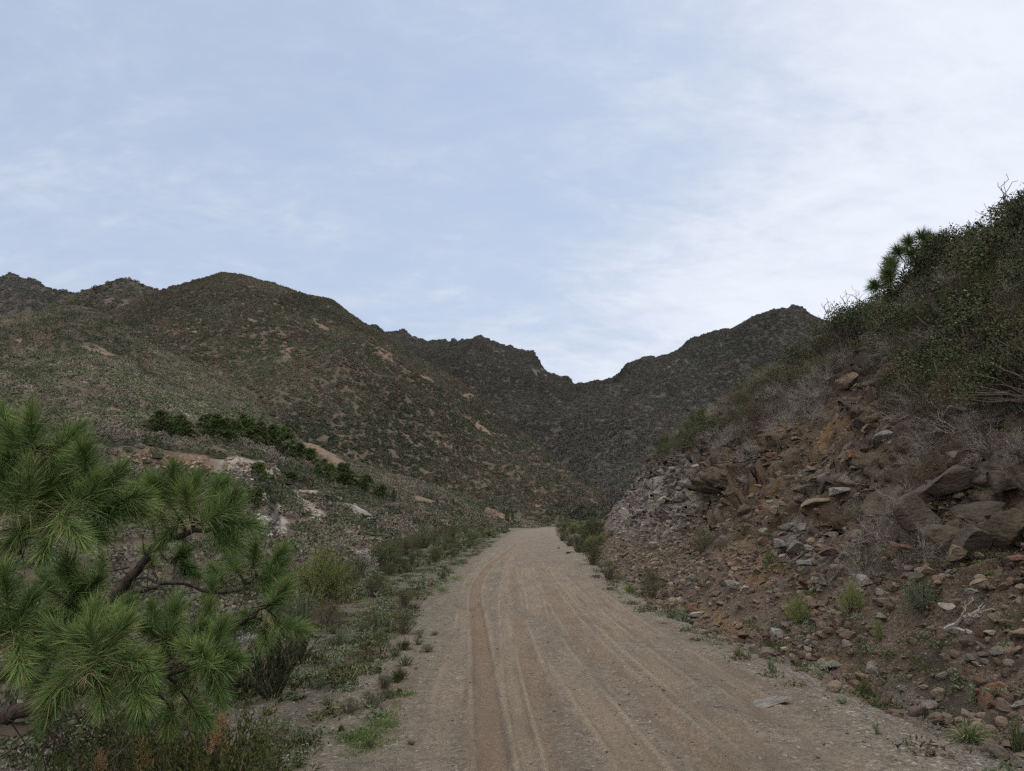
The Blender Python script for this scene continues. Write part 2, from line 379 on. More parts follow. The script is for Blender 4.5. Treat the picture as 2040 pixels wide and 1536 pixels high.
# ground materials
def ground_mat(name, road):
    k = NT(name); p = k.pos()
    tan, mud, off, t, grey, ochre, blk = [k.attr(a) for a in ('tan', 'mud', 'off', 't', 'grey', 'ochre', 'blk')]
    n1 = k.noise(p, .9, 5, .6); n2_ = k.noise(p, 7, 5, .7); n3 = k.noise(p, 45, 4, .7); n4 = k.noise(p, 160, 2, .7)
    peb = k.voro(p, 34, out='Color'); pd = k.voro(p, 34); peb2 = k.voro(p, 90, out='Color'); pd2 = k.voro(p, 90)
    sepb = k.new('ShaderNodeSeparateColor'); k.put(sepb.inputs[0], peb)
    sepc = k.new('ShaderNodeSeparateColor'); k.put(sepc.inputs[0], peb2)
    dirt = k.mix(k.rng(n1, .3, .7), (.135, .108, .083), (.235, .192, .148))
    dirt = k.mix(k.rng(n2_, .35, .7), dirt, (.078, .060, .045))
    gravel = k.mix(sepb.outputs[0], (.040, .036, .033), (.225, .205, .180))
    gravel = k.mix(k.rng(sepb.outputs[1], .92, .95), gravel, (.36, .34, .31))
    gravel2 = k.mix(sepc.outputs[0], (.048, .042, .037), (.205, .175, .145))
    gravel2 = k.mix(k.rng(sepc.outputs[1], .88, .93), gravel2, (.30, .28, .25))
    gp = k.rng(k.math('ADD', sepb.outputs[2], k.math('MULTIPLY', k.math('SUBTRACT', n1, .5), 1.6)), .35, .5)
    side = k.rng(k.math('ADD', off, k.math('MULTIPLY', k.math('SUBTRACT', n1, .5), 1.4)), 1.5, 2.5)
    gv = k.mix(gp, gravel2, gravel)
    amt = k.math('ADD', k.math('MULTIPLY', side, .55), k.rng(n2_, .45, .6, .25, .55), clamp=True)
    col = k.mix(amt, dirt, gv)
    col = k.mix(k.math('MULTIPLY', tan, k.rng(n2_, .3, .6, .35, .8)), col, (.275, .218, .160))
    col = k.mix(k.math('MULTIPLY', mud, k.rng(n2_, .25, .6, .95, .65)), col, (.125, .080, .053))
    strk = k.noise(k.scl(p, 3.2, .35, 1), 1.3, 5, .65, .3)
    col = k.mix(k.rng(strk, .5, .68, 0, .75), col, k.mix(k.rng(n3, .35, .6), (.062, .048, .038), (.135, .102, .078)))
    gl_ = k.math('MULTIPLY', k.rng(k.math('ADD', k.attr('lft'), k.math('MULTIPLY', k.math('SUBTRACT', n1, .5), .8)), 1.35, 2.2), k.rng(k.math('ADD', k.math('MULTIPLY', n1, .5), k.math('MULTIPLY', n2_, .5)), .40, .54))
    col = k.mix(k.math('MULTIPLY', gl_, .5), col, k.mix(k.rng(n3, .35, .65), (.042, .038, .024), (.115, .108, .062)))
    if not road:
        red = k.mix(k.rng(n2_, .3, .7), (.062, .040, .027), (.122, .082, .056))
        red = k.mix(k.rng(sepb.outputs[0], .55, .95), red, (.165, .125, .095))
        red = k.mix(k.rng(sepc.outputs[0], .8, .9), red, (.20, .175, .15))
        red = k.mix(k.rng(k.noise(p, 1.7, 4), .5, .62), red, (.058, .044, .034))
        col = k.mix(k.rng(k.math('ADD', t, k.math('MULTIPLY', k.math('SUBTRACT', n1, .5), .1)), -.06, .04), col, red)
        # darker litter and green film under the vegetation of the verges
        w = k.new('ShaderNodeTexNoise'); k.put(w.inputs['Vector'], p); w.inputs['Scale'].default_value = .55; w.inputs['Detail'].default_value = 5
        pass
        och = k.mix(k.rng(n2_, .3, .7), (.150, .092, .042), (.265, .175, .090))
        col = k.mix(k.math('MULTIPLY', ochre, k.rng(n2_, .2, .5, .55, 1)), col, och)
        # stone blocks showing on the steeper cut
        stone = k.ramp(blk, [(0, (.038, .030, .024)), (.3, (.112, .072, .046)), (.5, (.185, .150, .115)), (.68, (.078, .055, .040)), (1, (.27, .245, .21))])
        stone = k.mix(k.rng(n2_, .4, .65), stone, k.mix(.5, stone, (.05, .04, .032)))
        sk = k.math('MULTIPLY', k.rng(k.math('ADD', n1, k.math('MULTIPLY', blk, .25)), .5, .6), k.rng(t, .14, .28))
        col = k.mix(k.math('MULTIPLY', sk, k.rng(n2_, .35, .5)), col, stone)
        sx = k.new('ShaderNodeSeparateXYZ'); k.put(sx.inputs[0], p); cx = k.new('ShaderNodeCombineXYZ')
        k.put(cx.inputs[0], k.math('ADD', k.math('MULTIPLY', sx.outputs[1], 1.3), k.math('MULTIPLY', sx.outputs[2], 1.0)))
        k.put(cx.inputs[1], k.math('SUBTRACT', k.math('MULTIPLY', sx.outputs[2], .3), k.math('MULTIPLY', sx.outputs[1], .2))); k.put(cx.inputs[2], k.math('MULTIPLY', sx.outputs[0], .6))
        st = k.noise(cx.outputs[0], 1.6, 6, .72, .5)
        gr = k.mix(k.rng(st, .47, .62), (.095, .080, .070), (.34, .325, .30))
        gr = k.mix(k.rng(k.noise(p, 9, 4, .7), .5, .62), gr, k.mix(k.rng(blk, .3, .6), (.12, .085, .066), (.21, .185, .165)))
        col = k.mix(k.rng(k.math('ADD', grey, k.math('MULTIPLY', k.math('SUBTRACT', n1, .5), 1.3)), .25, .75), col, gr)
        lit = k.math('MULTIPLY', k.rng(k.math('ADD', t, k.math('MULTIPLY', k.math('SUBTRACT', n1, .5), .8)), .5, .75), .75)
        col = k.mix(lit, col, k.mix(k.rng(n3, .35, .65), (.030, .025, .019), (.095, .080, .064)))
    col = k.mix(k.rng(n3, .38, .62, .0, .75), col, k.mix(.5, col, (.04, .033, .028)))
    h = k.math('ADD', k.math('MULTIPLY', n3, .9), k.math('MULTIPLY', n4, .35))
    h = k.math('ADD', h, k.math('MULTIPLY', k.math('SUBTRACT', .7, pd), k.math('MULTIPLY', sepb.outputs[1], .5)))
    h = k.math('SUBTRACT', h, k.math('MULTIPLY', pd2, .3))
    if not road: h = k.math('ADD', h, k.math('MULTIPLY', n2_, 2.2))
    return k.fin(col, .95, k.bump(h, 1., .03 if road else .06), .12)
M['road'] = ground_mat('dirt_road', True); M['ground'] = ground_mat('stony_ground', False)
road, rV = sheet('dirt_road', mc, M['road'])
ground, gV = sheet('ground', lc, M['ground'])
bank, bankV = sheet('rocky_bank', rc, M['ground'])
GC = np.concatenate([lc, mc[1:], rc[1:]]); nr_ = len(rows)
GZ = np.concatenate([gV[:, 2].reshape(nr_, -1), rV[:, 2].reshape(nr_, -1)[:, 1:], bankV[:, 2].reshape(nr_, -1)[:, 1:]], 1)
Hslow = H
def H(X, Y):
    X = np.asarray(X, float); Y = np.clip(np.asarray(Y, float), rows[0], rows[-1] - 1e-3); s = np.clip(X - cY(Y), GC[0], GC[-1] - 1e-3)
    i = np.clip(np.searchsorted(rows, Y, 'right') - 1, 0, nr_ - 2); j = np.clip(np.searchsorted(GC, s, 'right') - 1, 0, len(GC) - 2)
    a = (Y - rows[i]) / (rows[i + 1] - rows[i]); b = (s - GC[j]) / (GC[j + 1] - GC[j])
    return (GZ[i, j] * (1 - b) + GZ[i, j + 1] * b) * (1 - a) + (GZ[i + 1, j] * (1 - b) + GZ[i + 1, j + 1] * b) * a
# broad valley floor below everything, out to the horizon
k = NT('valley_soil'); p = k.pos(); M['soil'] = k.fin(k.mix(k.rng(k.noise(p, .05, 5), .35, .65), (.05, .045, .028), (.10, .075, .05)), .95)
g = np.linspace(-1500, 1500, 41); GX, GY = np.meshgrid(g, g)
tag(link('valley_floor', mesh_np('valley_floor', np.stack([GX, GY * .78 + 880, np.full_like(GX, -22.)], -1).reshape(-1, 3), [grid_faces(41, 41)], M['soil'])), kind='structure')

# ------------------------------------------------------------------ hills, each lofted from its ridge down to its foot
def hill_mat(name, soil_a, soil_b, under_a, under_b, sc):
    k = NT(name); p = k.pos(); so = k.attr('soil')
    n = k.noise(p, sc, 6, .65); m = k.noise(p, sc * 9, 5, .7)
    und = k.mix(k.rng(m, .35, .65), under_a, under_b); m2 = k.noise(p, sc * 3, 5, .7)
    s = k.mix(k.rng(k.math('ADD', m, k.math('MULTIPLY', k.math('SUBTRACT', k.noise(p, sc * 40, 3, .7), .5), .8)), .32, .68), k.mix(.45, soil_a, under_a), soil_b)
    st = k.rng(k.voro(p, sc * 25, out='Distance'), .12, .2, .7, 0)
    s = k.mix(st, s, (.19, .155, .13)); s = k.mix(k.attr('gray'), s, k.mix(k.rng(m, .35, .65), (.085, .078, .07), (.17, .16, .148)))
    f = k.math('ADD', k.math('ADD', k.math('MULTIPLY', so, .8), k.math('MULTIPLY', k.math('SUBTRACT', n, .5), .9)), k.math('ADD', k.math('MULTIPLY', k.math('SUBTRACT', m, .5), 2.), k.math('MULTIPLY', k.math('SUBTRACT', m2, .5), 1.6)))
    return k.fin(k.mix(k.rng(f, .35, .6), und, s), .95, k.bump(m, .8, .6), .1)
HM = hill_mat('maquis_hillside', (.070, .050, .039), (.132, .092, .069), (.036, .033, .025), (.072, .057, .044), .05)
HF = hill_mat('haze_tinted_maquis', (.050, .042, .038), (.075, .060, .052), (.024, .025, .024), (.046, .041, .038), .02)  # muted grey-purple ground: distance haze put into the colour
HILLS = {}
def loft(name, top, bot, dtop, dbot, x0, x1, nu, nv, na, nf, mat, soil, back=.6, seed=0, curve=1.0, crag=0, foot_len=16., gray=(), rs=.75, cuts=(), bw=.72):
    px = np.linspace(x0, x1, nu)
    pt = sitp(px, top); pb = itp(px, bot); dt = itp(px, dtop); db = itp(px, dbot)
    Pt = np.stack([at(a, b, d) for a, b, d in zip(px, pt, dt)]); Pb = np.stack([at(a, b, d) for a, b, d in zip(px, pb, db)])
    v = np.linspace(0, 1, nv) ** curve
    P = Pt[None] * (1 - v[:, None, None]) + Pb[None] * v[:, None, None]
    # the far side falls away behind the ridge
    nb = 14; k = np.linspace(1, 0, nb + 1)[:-1][:, None, None] ** 1.5
    far = Pt[None] + (Pt[None] * [1, 1, 0] / np.linalg.norm(Pt * [1, 1, 0], axis=1)[None, :, None]) * k * dt[None, :, None] * .35
    far[..., 2] -= (k[..., 0] * dt[None] * .35) * back
    # and its foot runs on below the valley floor
    q = np.linspace(0, 1, 9)[1:, None, None]; hz = Pb * [1, 1, 0]; hz = hz / np.linalg.norm(hz, axis=1)[:, None]
    foot = Pb[None] - hz[None] * q * foot_len; foot[..., 2] -= (q[..., 0]) * foot_len * .5
    P = np.concatenate([far, P, foot]); v2 = np.concatenate([-k[:, 0, 0], v, np.ones(8)])
    X, Y = P[..., 0], P[..., 1]
    far_ = db.min() < 60
    env = np.clip(.10 + np.sin(np.clip(v2, 0, 1) * np.pi) * 1., 0, 1)[:, None]
    f = nf
    big = ridged(X * f, Y * f * .45, 4, seed)
    P[..., 2] += na * env * big + na * (.12 if far_ else .07) * fbm(X * f * 7, Y * f * 7, 4, seed + 5) * (env + .35)
    if crag: P[..., 2] += crag * np.maximum(0, fbm(X * .05, Y * .05, 4, seed + 9)) * (1 - sm(.0, .3, np.abs(v2)))[:, None]
    ppx, ppy = proj(P)
    w = fbm(X * f * 5, Y * f * 5, 5, seed + 3) * 30
    s = np.zeros_like(X)
    for (cx, cy, rx, ry, a) in soil: s = np.maximum(s, pblob(ppx + w, ppy + w * .6, cx, cy, rx, ry, a))
    s = np.maximum(s, sm(.42, .75, fbm(X * f * 3.2, Y * f * 3.2, 5, seed + 7)) * rs)
    s = s * bw; gs = np.zeros_like(X)
    for (cx, cy, rx, ry, a) in gray: gs = np.maximum(gs, pblob(ppx + w, ppy + w * .6, cx, cy, rx, ry, a))
    s = np.maximum(s, gs * .9)
    for (cx, cy, rx, ry, a, dp) in cuts: P[..., 2] -= dp * pblob(ppx + w * .5, ppy + w * .3, cx, cy, rx, ry, a) * (1 + .3 * fbm(X * .5, Y * .5, 3, 2))
    V = P.reshape(-1, 3); Fc = grid_faces(P.shape[0], nu)
    o = link(name, mesh_np(name, V, [Fc], mat, True, {'soil': s.ravel(), 'gray': gs.ravel()})); tag(o, kind='structure')
    HILLS[name] = (V, Fc, s.ravel(), o); return o

loft('hillside', [(-700, 590), (-200, 640), (0, 634), (90, 622), (150, 613), (200, 626), (300, 684), (400, 733), (470, 774), (550, 832), (640, 892), (740, 936), (850, 968), (950, 1003), (1040, 1043)],
     [(-700, 1350), (0, 1290), (560, 1240), (700, 1165), (800, 1130), (900, 1096), (1040, 1054)], [(-700, 260), (150, 215), (550, 195), (1040, 190)], [(-700, 40), (560, 42), (700, 46), (800, 60), (900, 85), (1040, 140)],
     -700, 1040, 640, 380, 2.2, .03, HM,
     [(575, 845, 95, 14, 43), (655, 905, 70, 16, 38), (530, 810, 40, 8, 40), (345, 920, 115, 26, 5), (440, 925, 30, 16, 30), (240, 770, 40, 6, 0), (60, 680, 60, 7, 0), (200, 700, 60, 6, 15), (860, 1000, 55, 8, 10), (985, 1022, 55, 10, 20), (650, 950, 34, 8, 25), (800, 975, 24, 8, 0), (516, 1040, 14, 24, 0), (150, 730, 30, 6, 10)],
     gray=[(538, 1000, 24, 100, -3), (495, 930, 75, 28, 10), (600, 972, 60, 22, 28), (705, 1015, 75, 17, 32), (790, 1035, 60, 10, 28), (620, 1015, 50, 18, 30), (388, 834, 24, 11, 0), (180, 1040, 110, 14, 0)], seed=11, bw=.95, cuts=[(345, 925, 115, 20, 5, 3.), (600, 875, 130, 12, 41, 1.8), (538, 1000, 12, 85, -3, 1.5), (985, 1026, 45, 9, 20, 2.5), (540, 950, 90, 16, 12, 2.)])
loft('mountain', [(-100, 700), (150, 640), (260, 605), (320, 579), (360, 566), (400, 555), (445, 545), (490, 551), (530, 562), (560, 570), (610, 586), (665, 606), (700, 628), (750, 662), (800, 692), (850, 722), (900, 748), (960, 792), (1020, 842), (1080, 888), (1140, 940), (1200, 990), (1270, 1030)],
     [(-100, 1045), (1270, 1060)], [(-100, 520), (445, 620), (750, 560), (960, 470), (1200, 300), (1270, 260)], [(-100, 200), (1000, 185), (1270, 180)],
     -100, 1270, 460, 260, 24, .0085, HM,
     [(570, 700, 9, 20, 30), (500, 640, 36, 5, 20), (480, 740, 34, 4, 25), (640, 650, 44, 6, 35), (940, 790, 8, 22, 60), (960, 850, 50, 7, 35), (880, 880, 44, 6, 15), (1110, 880, 50, 4, 35), (1060, 1000, 26, 7, 15), (860, 760, 36, 4, 25), (1170, 930, 50, 4, 40), (760, 700, 40, 9, 35), (1010, 940, 30, 4, 20)], rs=.6, seed=23)
loft('craggy_mountain', [(500, 640), (700, 655), (750, 659), (800, 663), (850, 679), (895, 682), (935, 676), (985, 685), (1030, 705), (1066, 718), (1082, 742), (1110, 757), (1150, 773), (1190, 822), (1225, 880), (1260, 950), (1290, 1000)],
     [(500, 1035), (1290, 1040)], [(500, 1000), (935, 950), (1082, 860), (1150, 760), (1290, 400)], [(500, 420), (1290, 300)], 500, 1290, 300, 220, 34, .006, HF,
     [(1000, 702, 40, 4, 20), (1066, 735, 18, 8, 70), (1130, 850, 30, 4, 40)], seed=37, crag=14, rs=.35)
loft('far_ridge', [(1020, 820), (1100, 790), (1150, 774), (1180, 768), (1235, 765), (1255, 756), (1300, 723), (1350, 704), (1392, 688), (1450, 674), (1500, 645), (1560, 622), (1592, 621), (1622, 634), (1700, 660), (1800, 640), (2000, 700), (2400, 760)],
     [(1020, 1035), (2400, 1040)], [(1020, 900), (1150, 980), (1592, 820), (2400, 800)], [(1020, 330), (1250, 260), (2400, 260)], 1020, 2400, 380, 220, 38, .0062, HF,
     [(1330, 740, 30, 4, -20)], seed=51, crag=10, rs=.3)
loft('distant_peak', [(-500, 560), (-100, 575), (0, 553), (25, 549), (60, 558), (100, 575), (140, 583), (165, 592), (260, 640), (400, 690)], [(-500, 760), (400, 780)], [(-500, 1150), (400, 1100)], [(-500, 700), (400, 700)], -500, 400, 160, 80, 18, .006, HF, [], seed=61, crag=10)
loft('distant_knoll', [(40, 660), (100, 610), (150, 585), (200, 568), (240, 556), (265, 560), (300, 573), (340, 592), (420, 640), (520, 690)], [(40, 760), (520, 800)], [(40, 880), (520, 850)], [(40, 600), (520, 600)], 40, 520, 140, 80, 12, .008, HF, [(230, 600, 30, 12, 0)], seed=67, crag=8)
BV = {}
def bvh(name):
    if name not in BV:
        V, Fc, s, o = HILLS[name]; BV[name] = BVHTree.FromPolygons(V.tolist(), Fc.tolist())
    return BV[name]
def hill_hit(px, py, name='hillside'):
    r = bvh(name).ray_cast(Vector(CAM), Vector(ray(px, py)).normalized()); return np.array(r[0]) if r[0] else None
# ------------------------------------------------------------------ plant and rock builders
def dirs(n, up=0.0, spread=1.0):
    d = rng.normal(size=(n, 3)); d /= np.linalg.norm(d, axis=1, keepdims=True); d[:, 2] = d[:, 2] * spread + up
    return d / np.linalg.norm(d, axis=1, keepdims=True)
def curve(a, b, n=5, wob=.1):
    a = np.asarray(a, float); b = np.asarray(b, float); t = np.linspace(0, 1, n)[:, None]
    L = np.linalg.norm(b - a); p = a + (b - a) * t
    p += rng.normal(size=(n, 3)) * wob * L * (t * (1 - t) * 2); p[:, 2] += np.sin(t[:, 0] * np.pi) * L * .06
    return p
def bush(kind, seed, r=.5, h=.8):
    """returns (stems, foliage) builders of a shrub about r wide (radius) and h tall"""
    global rng
    rng = np.random.default_rng(seed)
    st, fo = MB(), MB()
    K = dict(broad=72, olive=78, spiky=44, feather=80, fluffy=50, herb=12, twiggy=26)[kind]
    lob = rng.normal(size=(5, 2)) * r * .45
    for i in range(K):
        l = lob[i % 5]; a = rng.random() * 6.283; q = math.sqrt(rng.random()) * r * (.5 if kind != 'spiky' else .8)
        x, y = l[0] + q * math.cos(a), l[1] + q * math.sin(a); rr = min(1.15, math.hypot(x, y) / r)
        zt = h * (math.sqrt(max(.02, 1.2 - rr ** 2)) * (.35 + .65 * rng.random() ** .6))
        tip = np.array([x, y, max(zt, .12 * h)]); base = np.array([x * .12, y * .12, -.06 * h])
        if kind in ('broad', 'olive', 'feather', 'twiggy', 'fluffy', 'herb') or i < 30:
            st.tube(curve(base, tip, 5, .12), np.linspace(.012, .003, 5) * (h / .8) ** .5, 3)
        if kind in ('broad', 'olive'):
            n = 44; c = tip + rng.normal(size=(n, 3)) * [r * .12, r * .12, h * .075]; c[:, 2] = np.minimum(c[:, 2], tip[2] + .09 * h)
            d = dirs(n, .35) + (tip - [0, 0, h * .3]) * .5
            fo.leaves(c, d, rng.uniform(.6, 1.2, n) * (.038 if kind == 'broad' else .034), .020 if kind == 'broad' else .013)
        elif kind == 'spiky':
            dr = np.array([x * .8, y * .8, zt + .1]); dr /= np.linalg.norm(dr); n = 150
            t = rng.random(n) ** .7; p = base + (tip - base) * t[:, None]
            fo.leaves(p, dr + dirs(n) * .75, rng.uniform(.03, .055, n), .011)
        elif kind == 'feather':
            for b in range(4):
                tp = tip + rng.normal(size=3) * [r * .17, r * .17, h * .11]; n = 46; t = rng.random(n)[:, None]
                bb = base + (tip - base) * .55
                fo.leaves(bb + (tp - bb) * t + rng.normal(size=(n, 3)) * .012, (tp - bb) + dirs(n, .3) * .28, rng.uniform(.018, .036, n), .0095)
        elif kind == 'twiggy':
            for b in range(6):
                tp = tip + dirs(1, .2)[0] * r * rng.uniform(.15, .4); st.tube(curve(base + (tip - base) * rng.uniform(.4, .95), tp, 4, .2), np.linspace(.004, .0015, 4), 3)
        elif kind == 'fluffy':
            n = 14; fo.leaves(tip + rng.normal(size=(n, 3)) * .025, dirs(n), .03, .022)
            n = 18; t = rng.random(n)[:, None]; st_p = base + (tip - base) * t
            fo.leaves(st_p, dirs(n, .3), .05, .012, rnd=np.zeros(n))
        elif kind == 'herb':
            n = 12; t = rng.random(n)[:, None] * .9 + .1
            fo.leaves(base + (tip - base) * t, dirs(n, .5), rng.uniform(.05, .09, n) * h / .3, .03 * h / .3)
    return st, fo
def tuft(seed, n=130, h=.3, spread=.5, W=.006):
    global rng
    rng = np.random.default_rng(seed); fo = MB()
    p = rng.normal(size=(n, 3)) * [.05, .05, 0]; d = rng.normal(size=(n, 3)) * [spread, spread, .1] + [0, 0, 1]
    fo.needles(p, d, rng.uniform(.5, 1.1, n) * h, W, droop=.45); return fo
def twigs(seed, h=.9, spread=.8, n=7, depth=3, rad=.0085, up=.6):
    """bare branching shrub"""
    global rng
    rng = np.random.default_rng(seed); st = MB()
    def grow(a, d, L, r, k):
        b = a + d * L; p = curve(a, b, 5, .16); st.tube(p, np.linspace(r, r * .55, 5), 4 if k > 1 else 3, rnd=rng.random())
        if k == 0: return
        for j in range(rng.integers(2, 5)):
            q = p[rng.integers(2, 5)]; dd = d + dirs(1)[0] * spread; dd /= np.linalg.norm(dd); grow(q, dd, L * rng.uniform(.5, .85), r * .52, k - 1)
    for i in range(n):
        d = dirs(1, up)[0]; d[2] = abs(d[2]) * (1 if up >= 0 else -1); grow(np.zeros(3) - [0, 0, .05 * h], d, h * rng.uniform(.3, .5), rad, depth)
    return st
import bmesh
def rock_verts(seed, sub=3, cuts=9, sq=(1, .8, .62)):
    r_ = np.random.default_rng(seed); bm = bmesh.new(); bmesh.ops.create_icosphere(bm, subdivisions=sub, radius=1)
    V = np.array([v.co[:] for v in bm.verts]); Fc = np.array([[v.index for v in f.verts] for f in bm.faces]); bm.free()
    for i in range(cuts):
        n = r_.normal(size=3); n /= np.linalg.norm(n); d = r_.uniform(.34, .74); s = V @ n - d; V = V - np.maximum(s, 0)[:, None] * n
    V = V * np.array(sq) * r_.uniform(.85, 1.15, 3)
    V += .035 * np.stack([n2(V[:, 0] * 3.3 + k * 9, V[:, 1] * 3.3 + V[:, 2] * 2.1, seed + k) for k in range(3)], 1)
    V += .012 * np.stack([n2(V[:, 0] * 11 + k * 9, V[:, 1] * 11 + V[:, 2] * 7, seed + k + 5) for k in range(3)], 1)
    return V, Fc
ROCKS = {}
def rock_mesh(col, sh, rounded=False):
    kx = (col, sh, rounded)
    if kx not in ROCKS:
        V, Fc = rock_verts(sh * 7 + 3, 4 if rounded else 3, 13 if rounded else 11, (1, .85, .72) if rounded else (1, .8, .6))
        ROCKS[kx] = mesh_np('rock', V, [Fc], M['rock_' + col], rounded)
    return ROCKS[kx]
NORM = lambda x, y, e=.35: Vector((-(Hs(x + e, y) - Hs(x - e, y)), -(Hs(x, y + e) - Hs(x, y - e)), 2 * e)).normalized()
def ppm(P):
    """photo pixels per metre at a point"""
    return F / (P[1] * CT + (P[2] - 1.6) * ST)
HITS = {}
def rock(px, py, w, h, col, label, sh=None, rounded=False, name='rock', cat='rock', group=None, P=None, sink=.25):
    """boulder centred on photo point, w x h photo pixels"""
    if P is None: P = hit(px, py + h * .35)
    if P is None: print('no hit', label); return None
    s = w / ppm(P) / 2; sh = sh if sh is not None else int(px * 7 + py) % 9
    o = link(name, rock_mesh(col, sh, rounded)); n = NORM(P[0], P[1])
    asp = min(1.4, max(.5, h / w / .7))
    o.scale = (s, s * random.uniform(.8, 1.1), s * asp); o.rotation_euler = (random.uniform(-.25, .25), random.uniform(-.25, .25), random.uniform(-.5, .5))
    o.location = Vector(P) + Vector((0, 0, s * asp * (.6 - sink)))
    tt = float(tband(P[0], P[1]))
    if .12 < tt < 1: o.location.x -= .22
    tag(o, label, cat, group); return o
BUSH = {}
SPEC = {  # look: (shape, leaf material, stem material, variants, label words)
    'evergreen': ('broad', 'evergreen', 'browntwig', 4), 'olive': ('olive', 'olive', 'browntwig', 3), 'brush': ('olive', 'brush', 'browntwig', 3),
    'yellow': ('feather', 'yellowgreen', 'browntwig', 2), 'rosemary': ('spiky', 'greygreen', 'browntwig', 3), 'darkrosemary': ('spiky', 'evergreen', 'browntwig', 2),
    'broom': ('spiky', 'grass', 'browntwig', 2), 'heath': ('feather', 'heath', 'browntwig', 3), 'fluffy': ('fluffy', 'white', 'greytwig', 2), 'herb': ('herb', 'greygreen', 'browntwig', 3),
    'greenherb': ('herb', 'heath', 'browntwig', 2), 'orangeheath': ('feather', 'orange', 'browntwig', 1)}
def bush_meshes(look, var):
    kx = (look, var)
    if kx not in BUSH:
        shp, lm, sm_, nv = SPEC[look]; st, fo = bush(shp, hash_(look) + var * 17)
        BUSH[kx] = (st.mesh('stems', M[sm_]), fo.mesh('foliage', M[lm]))
    return BUSH[kx]
def hash_(s): return sum(ord(c) * (i + 3) for i, c in enumerate(s)) % 9973
PLANTS = []
def shrub(look, P, height, label, cat='shrub', group=None, width=1., name=None, tilt=None, var=None):
    """unit mesh is about 1 m wide and .8 m tall"""
    var = random.randrange(SPEC[look][3]) if var is None else var
    st, fo = bush_meshes(look, var)
    e = bpy.data.objects.new(name or ('low_plant' if cat == 'plant' else 'shrub'), None); C.objects.link(e)
    e.location = Vector(P); k_ = height / .85; e.scale = (k_ * width, k_ * width * random.uniform(.85, 1.15), k_); e.rotation_euler = (0, 0, random.uniform(0, 6.28))
    if tilt: e.rotation_euler = tilt
    link('stems', st, e); link('foliage', fo, e); tag(e, label, cat, group); PLANTS.append(e); return e
def shrub_px(look, px, py, hpx, label, Y=None, **k):
    """base at photo point, height in photo pixels"""
    P = hit(px, py)
    if Y:
        P = at(px, py, Y); zt = P[2]; P[2] = Hs(P[0], P[1]); hpx = hpx + max(0, zt - P[2]) * ppm(P)
    if P is None: print('no hit', label); return
    P[2] -= .03
    return shrub(look, P, hpx / ppm(P), label, **k)
def bare(P, h, label, mat='greytwig', var=0, name='dead_shrub', cat='dead shrub', group=None, tilt=(0, 0, 0), **k):
    kx = ('bare', var, mat)
    if kx not in BUSH: BUSH[kx] = twigs(300 + var * 7, **k).mesh('bare_twigs', M[mat])
    o = link(name, BUSH[kx]); o.location = Vector(P); o.scale = (h, h, h); o.rotation_euler = tilt; tag(o, label, cat, group); return o
def grass_px(px, py, hpx, label, mat='drygrass', var=0, cat='grass tuft', name='grass_tuft', group=None, spread=.6):
    P = hit(px, py)
    if P is None: return
    kx = ('tuft', var, mat)
    if kx not in BUSH: BUSH[kx] = tuft(500 + var, 260, 1., spread, .014).mesh('blades', M[mat])
    o = link(name, BUSH[kx]); s = hpx / ppm(P); o.location = Vector(P); o.scale = (s, s, s); o.rotation_euler = (0, 0, random.uniform(0, 6)); tag(o, label, cat, group); return o

# ------------------------------------------------------------------ scattering as one object
def protos(name, meshes):
    c = bpy.data.collections.new(name)
    for i, m in enumerate(meshes): o = bpy.data.objects.new(m.name, m); c.objects.link(o)
    return c
def scatter(name, col, P, rot, scl, idx, label, cat):
    me = bpy.data.meshes.new(name); n = len(P); me.vertices.add(n); me.vertices.foreach_set('co', np.asarray(P, np.float32).ravel())
    a = me.attributes.new('rot', 'FLOAT_VECTOR', 'POINT'); a.data.foreach_set('vector', np.asarray(rot, np.float32).ravel())
    a = me.attributes.new('scl', 'FLOAT_VECTOR', 'POINT'); a.data.foreach_set('vector', np.asarray(scl, np.float32).ravel())
    a = me.attributes.new('idx', 'INT', 'POINT'); a.data.foreach_set('value', np.asarray(idx, np.int32).ravel())
    o = link(name, me); tag(o, label, cat, kind='stuff')
    g = bpy.data.node_groups.new(name, 'GeometryNodeTree')
    g.interface.new_socket('Geometry', in_out='INPUT', socket_type='NodeSocketGeometry'); g.interface.new_socket('Geometry', in_out='OUTPUT', socket_type='NodeSocketGeometry')
    gi = g.nodes.new('NodeGroupInput'); go = g.nodes.new('NodeGroupOutput'); ip = g.nodes.new('GeometryNodeInstanceOnPoints'); ci = g.nodes.new('GeometryNodeCollectionInfo')
    ci.inputs['Collection'].default_value = col; ci.inputs['Separate Children'].default_value = True; ci.inputs['Reset Children'].default_value = True
    def na(nm, ty):
        q = g.nodes.new('GeometryNodeInputNamedAttribute'); q.data_type = ty; q.inputs['Name'].default_value = nm; return q.outputs['Attribute']
    l = g.links.new
    l(gi.outputs[0], ip.inputs['Points']); l(ci.outputs[0], ip.inputs['Instance']); ip.inputs['Pick Instance'].default_value = True
    l(na('idx', 'INT'), ip.inputs['Instance Index']); l(na('rot', 'FLOAT_VECTOR'), ip.inputs['Rotation']); l(na('scl', 'FLOAT_VECTOR'), ip.inputs['Scale']); l(ip.outputs[0], go.inputs[0])
    md = o.modifiers.new('scatter', 'NODES'); md.node_group = g; return o
